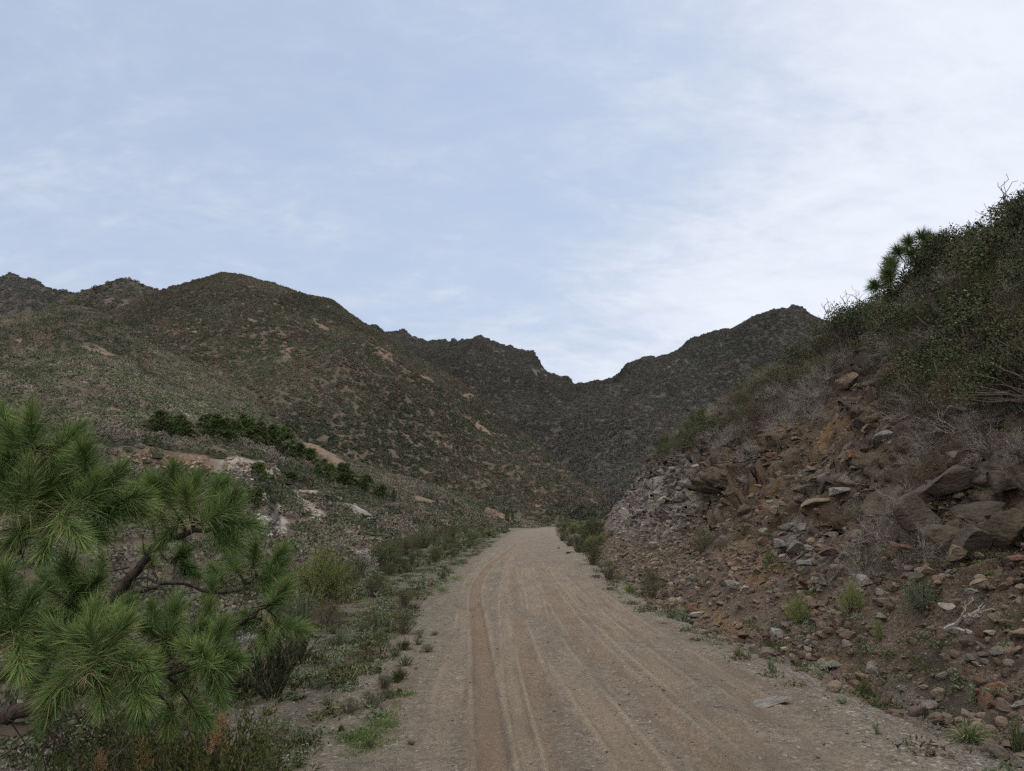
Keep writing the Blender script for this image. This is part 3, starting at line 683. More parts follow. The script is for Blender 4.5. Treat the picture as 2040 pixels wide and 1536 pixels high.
def clump(seed, n, size, mat, core):
    """a low dome of leaf faces, 1 m radius: one maquis bush seen from far"""
    global rng
    rng = np.random.default_rng(seed); m = MB()
    d = dirs(n); d[:, 2] = np.abs(d[:, 2]) ** .8; lob = 1 + .3 * np.sin(d[:, 0] * 5 + seed) * np.cos(d[:, 1] * 4 + seed * 2)
    p = d * [1, 1, .8] * lob[:, None] * rng.uniform(.72, 1.02, (n, 1)); p[:, 2] -= .1
    m.leaves(p, d * .4 + dirs(n, .35), rng.uniform(.7, 1.3, n) * size, size * .75, bend=.2)
    th = np.linspace(0, 6.283, 9)[:-1]; ring = [np.stack([np.cos(th) * a, np.sin(th) * a, np.full(8, b)], 1) for a, b in ((.85, -.4), (.8, .2), (.45, .5))]
    V = np.concatenate(ring + [np.array([[0, 0, .6]])]) * [1, 1, .8]; i = np.arange(8); j = (i + 1) % 8
    m.add(V, np.concatenate([np.stack([i + a, j + a, j + a + 8, i + a + 8], 1) for a in (0, 8)]), np.full(25, .1)); m.add(V[16:], np.stack([i, j, np.full(8, 8)], 1), np.full(9, .1))
    return m.mesh('maquis_bush', mat)
def maq_mat(name, g1, g2, b1, b2, sc):
    k = NT(name); p = k.pos(); r = k.attr('rnd'); oi = k.new('ShaderNodeObjectInfo').outputs['Random']
    n = k.noise(p, sc, 4, .6); f = k.math('ADD', k.math('MULTIPLY', r, .45), k.math('MULTIPLY', oi, .35)); f = k.math('ADD', f, k.rng(k.noise(p, sc * .45, 3, .6), .4, .62, -.18, .32), clamp=True)
    gcol = k.mix(f, g1, g2); bcol = k.mix(f, b1, b2)
    w = k.math('ADD', k.math('MULTIPLY', oi, .8), k.math('MULTIPLY', n, 1.4))
    return k.fin(k.mix(k.rng(w, .92, 1.25), gcol, bcol), .8, spec=.1)
M['maq'] = maq_mat('maquis_leaves', (.030, .036, .022), (.108, .120, .072), (.052, .046, .038), (.160, .142, .120), .05)
M['maqfar'] = maq_mat('distant_maquis_leaves', (.025, .031, .021), (.074, .084, .052), (.042, .036, .030), (.100, .082, .066), .02)
M['maqridge'] = maq_mat('haze_tinted_ridge_leaves', (.030, .034, .031), (.062, .069, .058), (.042, .039, .039), (.074, .065, .063), .02)  # cooler, greyer leaves on the far ridges, tinted in place of haze
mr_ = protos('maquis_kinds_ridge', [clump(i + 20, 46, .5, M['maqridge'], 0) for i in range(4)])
mc_ = protos('maquis_kinds', [clump(i, 150, .26, M['maq'], 0) for i in range(5)])
mf_ = protos('maquis_kinds_far', [clump(i + 20, 46, .5, M['maqfar'], 0) for i in range(4)])
def cover(name, hill, dens, smin, smax, col, nk, label, soilcut=.45, seed=1, ymax=1e9, avoid=None, nsc=.12, gate=-.25):
    V, Fc, so, o = HILLS[hill]; r_ = np.random.default_rng(seed)
    A = V[Fc[:, 0]]; B = V[Fc[:, 1]]; D = V[Fc[:, 3]]; Cc = V[Fc[:, 2]]
    px, py = proj((A + Cc) / 2); nrm = np.cross(B - A, D - A); area = np.linalg.norm(nrm, axis=1)
    face = np.einsum('ij,ij->i', nrm, (A - CAM)); face = face * np.sign(nrm[:, 2])
    vis = (px > -380) & (px < 2420) & (face < np.linalg.norm(A - CAM, axis=1) * area * .22) & (((A[:, 1] * CT) > 5))
    w = area * vis; n = int(w.sum() * dens); f = r_.choice(len(Fc), n, p=w / w.sum()); u = r_.random((n, 1)); v = r_.random((n, 1))
    P = A[f] * (1 - u) * (1 - v) + B[f] * u * (1 - v) + Cc[f] * u * v + D[f] * (1 - u) * v; s = so[Fc[f, 0]]
    nz = fbm(P[:, 0] * nsc, P[:, 1] * nsc, 4, seed)
    fz = fbm(P[:, 0] * nsc * 5, P[:, 1] * nsc * 5, 3, seed + 2); keep = (s * 1.25 + .5 * fz + r_.random(n) * .5 < soilcut + .50) & (nz + fz * .6 + r_.random(n) * 1.3 > gate)
    if avoid is not None: keep &= avoid(P)
    P = P[keep]; n = len(P); sc = smin + (smax - smin) * r_.random(n) ** 2
    print(name, hill, n)
    scl = np.stack([sc * r_.uniform(.8, 1.25, n), sc * r_.uniform(.8, 1.25, n), sc * r_.uniform(.7, 1.2, n)], 1)
    rot = np.stack([np.zeros(n), np.zeros(n), r_.random(n) * 6.28], 1)
    return scatter(name, col, P, rot, scl, r_.integers(0, nk, n), label, 'scrub')
cover('maquis_scrub', 'hillside', 1.0, .38, 1.25, mc_, 5, 'grey green maquis scrub covering the near left hillside', seed=3)
cover('maquis_scrub', 'mountain', .42, .55, 1.4, mf_, 4, 'dark green scrub covering the big rounded mountain', seed=4, nsc=.05, gate=-1.)
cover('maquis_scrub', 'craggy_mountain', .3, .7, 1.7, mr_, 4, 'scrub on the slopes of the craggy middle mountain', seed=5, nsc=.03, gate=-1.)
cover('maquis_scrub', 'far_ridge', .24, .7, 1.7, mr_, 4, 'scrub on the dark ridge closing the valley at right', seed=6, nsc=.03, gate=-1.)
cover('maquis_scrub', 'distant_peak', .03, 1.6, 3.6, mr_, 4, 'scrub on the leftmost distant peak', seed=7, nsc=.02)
cover('maquis_scrub', 'distant_knoll', .04, 1.5, 3.4, mf_, 4, 'scrub on the reddish knoll beside the leftmost peak', seed=8, nsc=.02)
# scrub on the embankment and in the valley bottom
r_ = np.random.default_rng(21); n = 9000
X = r_.uniform(-75, 0, n); Y = r_.uniform(3, 150, n); e = sitp(Y, EDGE); q = e - X
kp = (q > 1.6 + 1.5 * r_.random(n) + 2.2 * (Y < 22)) & (X < Y * .3) & (X > -Y * .95 - 14) & (r_.random(n) < .95) & (np.hypot(X + 3, Y - 4) > 3.2)
X = X[kp]; Y = Y[kp]; n = len(X); P = np.stack([X, Y, H(X, Y) - .05], 1); sc = r_.uniform(.35, .95, n) * np.clip(Y / 22, .45, 1.1)
near_scrub = protos('embankment_kinds', [clump(i + 40, 520, .12, M['maq'], 0) for i in range(4)])
scatter('valley_scrub', near_scrub, P, np.stack([r_.normal(0, .1, n), r_.normal(0, .1, n), r_.random(n) * 6.28], 1), np.stack([sc * r_.uniform(.8, 1.2, n), sc, sc * r_.uniform(.8, 1.3, n)], 1), r_.integers(0, 4, n), 'dense dark scrub filling the valley below the road embankment', 'scrub')
# flat beyond the bend
n = 5200; Y = r_.uniform(112, 330, n); X = r_.uniform(-30, 120, n); c = cY(np.minimum(Y, 180)); P = np.stack([X, Y, np.where(Y < 180, H(X, np.minimum(Y, 180)), 0)], 1)
kp = ((np.abs(X - c) > 4.5) | (Y > 150)) & (Y < 180) & ~((X > c) & (Y < 140)); P = P[kp]; n = len(P); sc = r_.uniform(.5, 1.5, n)
scatter('valley_scrub', mc_, P, np.stack([sc * 0, sc * 0, r_.random(n) * 6.28], 1), np.stack([sc, sc, sc], 1), r_.integers(0, 5, n), 'pale green scrub on the flat beyond the road bend', 'scrub')

# ------------------------------------------------------------------ loose stones: gravel on the road, rubble on the cut bank
def stones(name, n, X, Y, smin, smax, mats, label, cat, seed, pw=3):
    r_ = np.random.default_rng(seed); kinds = []
    for i, (m) in enumerate(mats): 
        V, Fc = rock_verts(90 + i * 5 + seed, 2, 8, (1, .85, .6)); kinds.append(mesh_np('stone', V, [Fc], M[m], False))
    z = H(X, Y); sc = smin + (smax - smin) * r_.random(len(X)) ** pw
    P = np.stack([X, Y, z + sc * .15], 1); n = len(X)
    scatter(name, protos(name + '_kinds', kinds), P, np.stack([r_.normal(0, .4, n), r_.normal(0, .4, n), r_.random(n) * 6.28], 1), np.stack([sc * r_.uniform(.7, 1.2, n), sc, sc * r_.uniform(.7, 1.1, n)], 1), r_.integers(0, len(kinds), n), label, cat)
r_ = np.random.default_rng(5)
n = 42000; Y = 3.2 * (9.0) ** (r_.random(n) ** .8); X = r_.uniform(-5.0, 4.4, n); s = np.abs(X - cY(Y)); _, tn, md_ = tracks(X, Y)
kp = r_.random(n) < np.clip(.10 + .9 * sm(1.2, 2.4, s) + .25 * (fbm(X * .7, Y * .5, 3, 9) > 0), 0, 1) * (1 - .8 * np.maximum(tn, md_)) ; X = X[kp]; Y = Y[kp]
stones('gravel', n, X, Y, .004, .022, ['rock_grey', 'rubble_c', 'rock_tan', 'rock_grey', 'rubble_a', 'rock_pale'], 'loose grey gravel strewn over the dirt road and its shoulders', 'gravel', 1, 5)
n = 85000; Y = 4.5 * (24.) ** (r_.random(n) ** .75); X = sitp(Y, BASE) + r_.uniform(-.9, 9.5, n) * r_.random(n) ** .5; t = tband(X, Y)
kp = (r_.random(n) < (.35 + .65 * (fbm(X * .6, Y * .5, 4, 19) > -.05)) * (1 - sm(.5, .95, t)) * 1.0) & (t > -.12); X = X[kp]; Y = Y[kp]
stones('rubble', n, X, Y, .014, .13, ['rubble_a', 'rubble_b', 'rubble_c', 'rubble_b', 'rock_dark', 'rubble_a', 'rock_tan'], 'broken reddish rubble covering the cut bank and its foot', 'rubble', 2, 6)

def whole(look, var):
    st, fo = bush(SPEC[look][0], hash_(look) + var * 17); m = fo.mesh('thicket_bush', M[SPEC[look][1]]); return m
# ------------------------------------------------------------------ the big pine at the left edge
rng = np.random.default_rng(99)
pine = bpy.data.objects.new('pine_tree', None); C.objects.link(pine); PB = np.array([-3.3, 3.7, Hs(-3.3, 3.7) - .1]); pine.location = PB
tag(pine, 'large young pine with long bright green needle tufts filling the lower left corner', 'pine tree')
def pt(px, py, Y): return at(px, py, Y) - PB
trunk = MB()
tk = np.stack([np.zeros(3), np.array([.12, 0, .8]), pt(-150, 1500, 3.6), pt(-130, 1300, 3.6), pt(-110, 1100, 3.6), pt(-90, 950, 3.55), pt(-60, 850, 3.5), pt(-40, 800, 3.5)])
tk = np.stack([np.interp(np.linspace(0, 7, 29), np.arange(8), tk[:, i]) for i in range(3)], 1); tk[1:-1] += rng.normal(size=(27, 3)) * .008
trunk.tube(tk, np.linspace(.10, .022, 29), 9); link('trunk', trunk.mesh('trunk', M['bark'], True), pine)
LIMBS = [  # polylines in photo pixels + distance, start radius
    ([(-140, 1500, 3.6), (-40, 1440, 3.5), (50, 1412, 3.4), (120, 1385, 3.3), (170, 1362, 3.2), (215, 1342, 3.1)], .045),
    ([(-130, 1400, 3.6), (20, 1330, 3.8), (130, 1255, 4.0), (225, 1190, 4.0), (262, 1150, 4.0), (295, 1105, 4.0), (340, 1072, 4.0), (430, 1052, 4.0)], .042),
    ([(-120, 1200, 3.6), (-20, 1130, 3.5), (30, 1080, 3.4), (75, 1045, 3.3), (120, 1000, 3.2), (190, 960, 3.1)], .036),
    ([(-95, 980, 3.6), (-20, 950, 3.4), (30, 920, 3.2), (70, 890, 3.0)], .024),
    ([(215, 1200, 4.0), (300, 1172, 4.2), (345, 1160, 4.3), (440, 1180, 4.4), (480, 1172, 4.5), (512, 1150, 4.5), (535, 1135, 4.5)], .014),
    ([(215, 1342, 3.1), (280, 1352, 3.1), (330, 1345, 3.1), (395, 1322, 3.1)], .018),
    ([(-130, 1330, 3.6), (-40, 1270, 3.2), (20, 1240, 3.0)], .026),
    ([(50, 1412, 3.4), (90, 1340, 3.3), (130, 1250, 3.3), (143, 1215, 3.3)], .018),
    ([(380, 1245, 4.0), (430, 1255, 4.2), (505, 1225, 4.2), (545, 1195, 4.2)], .012),
    ([(262, 1210, 4.0), (330, 1235, 4.0), (395, 1248, 4.0)], .012),
    ([(60, 1412, 3.4), (85, 1450, 3.3), (125, 1490, 3.3)], .010),
    ([(-60, 1130, 3.5), (20, 1110, 3.4), (58, 1060, 3.35), (90, 1030, 3.3)], .016),
]
TUFTS = [  # px, py, Y, direction in the picture (dx, dy up), needle length
    (15, 855, 3.1, -.2, 1, .17), (62, 860, 3.0, .1, 1, .175), (110, 872, 3.05, .7, .7, .165), (45, 890, 3.2, 0, .6, .17), (95, 905, 3.2, .6, .3, .15), (5, 905, 3.0, -.6, .4, .17),
    (172, 930, 3.1, .1, 1, .17), (205, 955, 3.1, .6, .7, .17), (140, 955, 3.1, -.2, .9, .16), (235, 975, 3.2, .9, .2, .165), (105, 965, 3.1, -.1, .9, .16), (60, 965, 3.0, 0, 1, .17), (20, 965, 3.0, -.2, .9, .17),
    (15, 1010, 3.1, -.5, .4, .17), (80, 1010, 3.1, .2, .3, .17), (150, 1005, 3.05, .2, .2, .17), (195, 1010, 3.2, .6, -.3, .16), (240, 1010, 3.3, .8, -.2, .15), (100, 1050, 3.1, .1, -.8, .17), (130, 1035, 3.0, .5, -.5, .17), (55, 1045, 3.2, -.3, -.6, .15), (180, 1040, 3.3, .6, -.6, .15),
    (350, 965, 3.9, 0, 1, .17), (335, 1000, 3.9, -.4, .8, .18), (385, 985, 3.9, .2, 1, .17), (425, 985, 4.0, .5, .8, .15), (440, 1015, 3.9, .7, .6, .18), (375, 1018, 3.8, 0, .7, .18), (415, 1035, 3.8, .4, .2, .19), (455, 1040, 3.9, 1, -.1, .19), (320, 1030, 4.0, -.6, .3, .18), (350, 1045, 4.0, -.2, -.4, .17), (430, 1060, 3.9, .4, -.6, .17), (295, 1000, 4.1, -.6, .6, .15),
    (350, 1115, 4.4, .3, .2, .13), (370, 1135, 4.5, .5, -.2, .13), (300, 1120, 4.3, -.3, .5, .12), (200, 1135, 4.6, 0, .8, .12),
    (468, 1130, 4.5, -.2, .8, .16), (505, 1122, 4.5, .2, 1, .16), (540, 1130, 4.5, .6, .8, .18), (525, 1160, 4.5, .6, .3, .17), (440, 1150, 4.6, -.5, .5, .13), (545, 1205, 4.2, .4, .6, .17), (560, 1245, 4.2, .6, -.1, .17), (530, 1245, 4.3, .1, -.7, .16), (500, 1235, 4.3, -.4, -.2, .14), (420, 1190, 4.4, 0, .3, .14),
    (143, 1170, 3.3, 0, 1, .17), (120, 1190, 3.35, -.5, .6, .15), (170, 1190, 3.35, .5, .6, .15), (143, 1205, 3.3, .3, -.2, .14),
    (15, 1200, 2.9, 0, 1, .16), (35, 1245, 2.9, .3, .8, .16), (5, 1260, 2.9, -.2, .3, .16), (40, 1285, 2.9, .3, -.5, .16), (70, 1240, 3.1, .8, .4, .13),
    (180, 1275, 2.95, .1, 1, .165), (215, 1290, 2.95, .5, .7, .165), (150, 1295, 2.95, -.5, .7, .165), (190, 1320, 2.9, .1, .2, .17), (235, 1315, 3.0, .8, .1, .165), (145, 1340, 3.0, -.5, -.5, .165), (205, 1350, 3.0, .2, -.6, .16), (110, 1300, 3.1, -.7, .4, .15), (245, 1245, 3.2, .3, 1, .14), (120, 1380, 3.1, -.2, -.9, .15), (265, 1355, 3.0, .5, -.5, .16), (275, 1330, 3.1, .6, .2, .14),
    (345, 1260, 3.4, 0, 1, .165), (325, 1285, 3.4, -.5, .6, .165), (375, 1280, 3.4, .5, .5, .16), (350, 1300, 3.4, .1, -.3, .155), (415, 1235, 4.0, 0, .9, .13), (310, 1240, 3.8, -.2, .9, .13),
    (425, 1290, 3.2, .3, .9, .15), (440, 1315, 3.2, .9, .1, .145), (405, 1320, 3.1, -.2, .3, .15), (425, 1350, 3.15, .3, -.8, .14), (385, 1335, 3.2, -.4, -.4, .13),
    (280, 1385, 3.1, .2, -.8, .14), (385, 1410, 3.3, .4, -.4, .13), (340, 1415, 3.4, 0, -.5, .12), (60, 1350, 3.3, -.3, .5, .14), (-60, 900, 3.3, -.5, .8, .17), (-90, 1050, 3.3, -.8, .3, .17), (-80, 1250, 3.2, -.5, .7, .17), (-40, 1160, 3.2, -.2, 1, .16)]
TUFTS = [(a, b + (24 if b < 1000 and a < 300 else 10 if b < 1000 else 0), *c) for a, b, *c in TUFTS[:97]]
limb_pts = []
for pts, r0 in LIMBS:
    P = np.stack([pt(*q) for q in pts]); m = len(P); tt = np.linspace(0, m - 1, (m - 1) * 5 + 1)
    P = np.stack([sitp(tt, list(enumerate(P[:, i]))) for i in range(3)], 1); P[1:-1] += rng.normal(size=P[1:-1].shape) * .006; limb_pts.append(P)
allp = np.concatenate(limb_pts + [tk]); own = np.concatenate([np.full(len(P), i) for i, P in enumerate(limb_pts)] + [np.full(len(tk), 6)])
by = {}
for tf in TUFTS:
    p = pt(*tf[:3]); d = np.linalg.norm(allp - p, axis=1) + (own == 6) * .0; j = int(np.argmin(d)); by.setdefault(int(own[j]), []).append((p, allp[j], tf))
for i, P in enumerate(limb_pts):
    b = MB(); r0 = LIMBS[i][1]; b.tube(P, np.linspace(r0, r0 * .3, len(P)), 7)
    for p, q, tf in by.get(i, []):
        b.tube(curve(q, p, 6, .06), np.linspace(.0085, .005, 6), 5)
    for k in range(14):   # bare dead side twigs
        q = P[rng.integers(3, len(P))]; b.tube(curve(q, q + dirs(1, -.1)[0] * rng.uniform(.08, .3), 5, .2), np.linspace(.004, .0015, 5), 3)
    bo = link('branch', b.mesh('branch', M['bark'], True), pine)
    for p, q, tf in by.get(i, []):
        t = MB(); out = np.array([tf[3], rng.uniform(-.5, .1), tf[4]]); out /= np.linalg.norm(out); L = tf[5]; n = 520
        t.tube(np.stack([p - out * .03, p + out * L * .6]), [.006, .004], 5, rnd=.2)
        s = rng.random(n) ** .8; base = p + out * (s[:, None] * L * .85 - .04)
        fan = dirs(n); fan -= (fan @ out)[:, None] * out; fan /= np.linalg.norm(fan, axis=1, keepdims=True)
        a = (1.35 - 1.0 * s) + rng.normal(0, .33, n)
        dd = out * np.cos(a)[:, None] + fan * np.sin(a)[:, None]
        t.needles(base, dd, rng.uniform(.55, 1.0, n) * L * .76, .0019, droop=.02)
        o2 = out + dirs(1)[0] * .9; o2 /= np.linalg.norm(o2); p2 = p + dirs(1)[0] * L * .35; n = 330 if rng.random() < .55 else 3; s = rng.random(n) ** .8   # a side shoot
        t.tube(curve(p - out * .03, p2 + o2 * L * .4, 5, .1), np.linspace(.0045, .003, 5), 4, rnd=.2)
        fan = dirs(n); fan -= (fan @ o2)[:, None] * o2; fan /= np.linalg.norm(fan, axis=1, keepdims=True); a = (1.4 - 1.0 * s) + rng.normal(0, .33, n)
        t.needles(p2 + o2 * (s[:, None] * L * .7 - .04), o2 * np.cos(a)[:, None] + fan * np.sin(a)[:, None], rng.uniform(.5, 1.0, n) * L * .70, .0019, droop=.02)
        n = 26; t.needles(p - out * rng.uniform(0, .07, (n, 1)), dirs(n, -.3), rng.uniform(.06, .12, n), .002, rnd=np.full(n, 1.))
        link('needle_tuft', t.mesh('needle_tuft', M['pine']), bo)

# ------------------------------------------------------------------ pines and cypresses on the far side of the valley
def far_pine(seed, h=1.0, spread=.42):
    global rng
    rng = np.random.default_rng(seed); tr = MB(); cr = MB()
    tr.tube(curve((0, 0, -.1), (.03, .02, .85), 6, .03), np.linspace(.03, .008, 6), 6)
    for i in range(34):
        z = rng.uniform(.18, .98); rr = spread * (1.08 - z) ** .55 * rng.uniform(.5, 1); a = rng.random() * 6.28
        c = np.array([rr * math.cos(a), rr * math.sin(a), z]); tr.tube(curve((0, 0, z - .12), c, 4, .08), np.linspace(.008, .003, 4), 3)
        n = 110; s = rng.uniform(.08, .14); q = dirs(n); q[:, 2] = np.abs(q[:, 2]) - .25
        cr.leaves(c + q * s * rng.uniform(.4, 1, (n, 1)), q + dirs(n, .5) * .6, rng.uniform(.05, .085, n), .026)
    return tr.mesh('trunk', M['bark']), cr.mesh('crown', M['pinefar'])
FP = [far_pine(600 + i) for i in range(4)]
def cyp(seed):
    global rng
    rng = np.random.default_rng(seed); tr = MB(); cr = MB(); tr.tube([(0, 0, -.1), (0, 0, .5), (0, 0, .9)], [.03, .02, .005], 5)
    n = 900; z = rng.random(n) ** .8; r = .13 * np.sin(np.clip(z * 1.0 + .06, 0, 1) * np.pi) ** .6 * rng.uniform(.6, 1.1, n); a = rng.random(n) * 6.28
    cr.leaves(np.stack([r * np.cos(a), r * np.sin(a), z], 1), np.stack([np.cos(a) * .4, np.sin(a) * .4, np.ones(n)], 1) + dirs(n) * .3, .06, .025)
    return tr.mesh('trunk', M['bark']), cr.mesh('crown', M['evergreen'])
CY = cyp(700)
def tree(px, py, hpx, label, wide=1., kind='pine_tree', group='pines across the valley', mesh=None, cat='pine tree'):
    P = hill_hit(px, py)
    if P is None: print('no tree hit', px, py); return
    e = bpy.data.objects.new(kind, None); C.objects.link(e); e.location = Vector(P); s = hpx / ppm(P); e.scale = (s * wide, s * wide, s); e.rotation_euler = (0, 0, random.uniform(0, 6.28))
    a, b = mesh or FP[random.randrange(4)]; link('trunk', a, e); link('crown', b, e); tag(e, label, cat, group)
tree(566, 918, 66, 'tall dark pine standing alone left of the orange scree strip', .9)
for px, py, h, w, l in [(322, 868, 48, 1.5, 'leftmost broad dark pine of the grove beside the white rubble patch'), (352, 872, 44, 1.3, 'dark pine just left of the white rubble patch in the grove'), (372, 876, 36, 1.4, 'low pine growing under the white rubble patch'),
        (412, 872, 46, 1.3, 'pine just right of the white rubble patch'), (438, 884, 60, 1.2, 'tall pine in the middle of the grove right of the rubble'), (462, 888, 50, 1.3, 'yellowish round pine in the grove, front row'), (488, 880, 56, 1.1, 'pine behind the front row of the grove'),
        (512, 892, 50, 1.2, 'slim pine towards the right end of the grove'), (538, 900, 52, 1.2, 'last pine of the grove before the lone tall dark pine'), (590, 922, 40, 1.3, 'small pine right of the lone tall dark pine'), (616, 930, 36, 1.4, 'low spreading pine at the edge of the orange scree'),
        (514, 958, 36, 1.3, 'round dark pine beside the head of the pale stony gully'), (536, 972, 26, 1.5, 'low bushy pine at the top of the pale stony gully'), (640, 962, 46, .9, 'narrow dark pine below the ochre cut'), (656, 966, 40, 1.1, 'pine touching the narrow dark pine on its right'),
        (682, 972, 48, 1.1, 'dark pine in the row above the lower road bank'), (700, 976, 36, 1.2, 'lower pine of the row above the lower road bank'), (728, 992, 44, 1.1, 'yellow green pine in the row above the lower road bank'), (757, 996, 32, 1.3, 'bright yellowish round pine at the right end of the row'),
        (716, 900, 34, 1.4, 'pair pine on the upper ridge, left one'), (746, 908, 40, 1.1, 'pair pine on the upper ridge, right one'), (770, 918, 24, 1.5, 'small bush-like pine right of the ridge pair'), (400, 960, 26, 1.7, 'squat dark pine below the ochre quarry wall'), (505, 1010, 40, 1.6, 'broad dark shrubby pine left of the stony gully'), (850, 958, 20, 1.4, 'small far pine on the lower spur'), (580, 965, 24, 1.6, 'low pine between the gully and the narrow dark pine')]:
    tree(px, py, h, l, w)
for px, py, h, l in [(784, 1000, 26, 'first lone cypress near the orange bank'), (870, 1010, 18, 'small cypress above the valley scrub'), (903, 1012, 20, 'cypress at the end of the orange bank'), (1010, 1044, 30, 'left cypress of the pair beside the road bend'), (1021, 1046, 24, 'right cypress of the pair beside the road bend')]:
    tree(px, py, h, l, 1., 'cypress_tree', 'cypresses along the valley side', CY, 'cypress')

# dry stone retaining wall, white rubble patch and the pale stones of the gully
def stone_at(px, py, w, h, mat, label, **k):
    P = hill_hit(px, py)
    if P is None: return
    o = rock(px, py, w, h, mat, label, P=P, **k); return o
wall = bpy.data.objects.new('stone_wall', None); C.objects.link(wall); WP = hill_hit(430, 950); wall.location = Vector(WP); tag(wall, 'short white retaining wall of big pale blocks across the valley', 'stone wall')
WA, WB = WP, at(497, 957, WP[1] - .5)
if WB is None or np.linalg.norm(WB - WA) > 30: WB = WA + [9, 2, 0]
LW = np.linalg.norm((WB - WA)[:2]); ph = 1 / ppm(WA)
for row in range(3):
    x = 0
    while x < 62:
        w_ = random.uniform(9, 16); o = link('block', rock_mesh('white', random.randrange(9)), wall); f = (x + w_ / 2) / 62
        c = WA + (WB - WA) * f; o.location = Vector((c - WP + np.array([0, -.8, (1.2 - row) * 6.5 * ph + 1 * ph]))); s = w_ * ph / 2; o.scale = (s * 1.05, s, 3.7 * ph if row else 2.5 * ph); x += w_ * (1.02 if row else 1.3)
r_ = np.random.default_rng(31); pts = []; kindn = []
for i in range(420):   # gully
    t = r_.random(); cx = np.interp(t, [0, .2, .4, .6, 1], [531, 540, 535, 528, 548]); P = hill_hit(cx + r_.normal() * (4 + 9 * t * (t > .2)), 950 + 125 * t)
    if P is not None: pts.append(P); kindn.append(r_.uniform(.12, .42))
for i in range(300):
    P = hill_hit(388 + r_.uniform(-14, 20), 832 + r_.uniform(-8, 8))
    if P is not None: pts.append(P); kindn.append(r_.uniform(.15, .4))
for cx, cy_, rx, ry, a, cnt in [(600, 900, 95, 12, 42, 330), (330, 922, 95, 16, 5, 160), (500, 935, 60, 22, 12, 240), (985, 1022, 40, 6, 15, 60), (600, 1000, 60, 26, 30, 200)]:
    for i in range(cnt):
        q, th = math.sqrt(r_.random()), r_.random() * 6.28; dx, dy = rx * q * math.cos(th), ry * q * math.sin(th); ca, sa = math.cos(R(a)), math.sin(R(a))
        P = hill_hit(cx + dx * ca - dy * sa, cy_ + dx * sa + dy * ca)
        if P is not None: pts.append(P); kindn.append(r_.uniform(.1, .4))
pts = np.array(pts); kindn = np.array(kindn); n = len(pts); kk = np.where(np.arange(n) < 720, r_.integers(0, 2, n), r_.integers(2, 5, n))
rk = protos('pale_rubble_kinds', [rock_mesh('white', 1), rock_mesh('pale', 2), rock_mesh('tan', 3), rock_mesh('pale', 4), rock_mesh('rust', 5)])
order = sorted(range(5), key=lambda i: [o.name for o in rk.objects][i])
scatter('pale_rubble', rk, pts, np.stack([r_.normal(0, .3, n), r_.normal(0, .3, n), r_.random(n) * 6.28], 1), np.repeat(kindn[:, None], 3, 1), kk, 'pale stones of the gully, the scree strip and the quarry edge across the valley', 'stones')

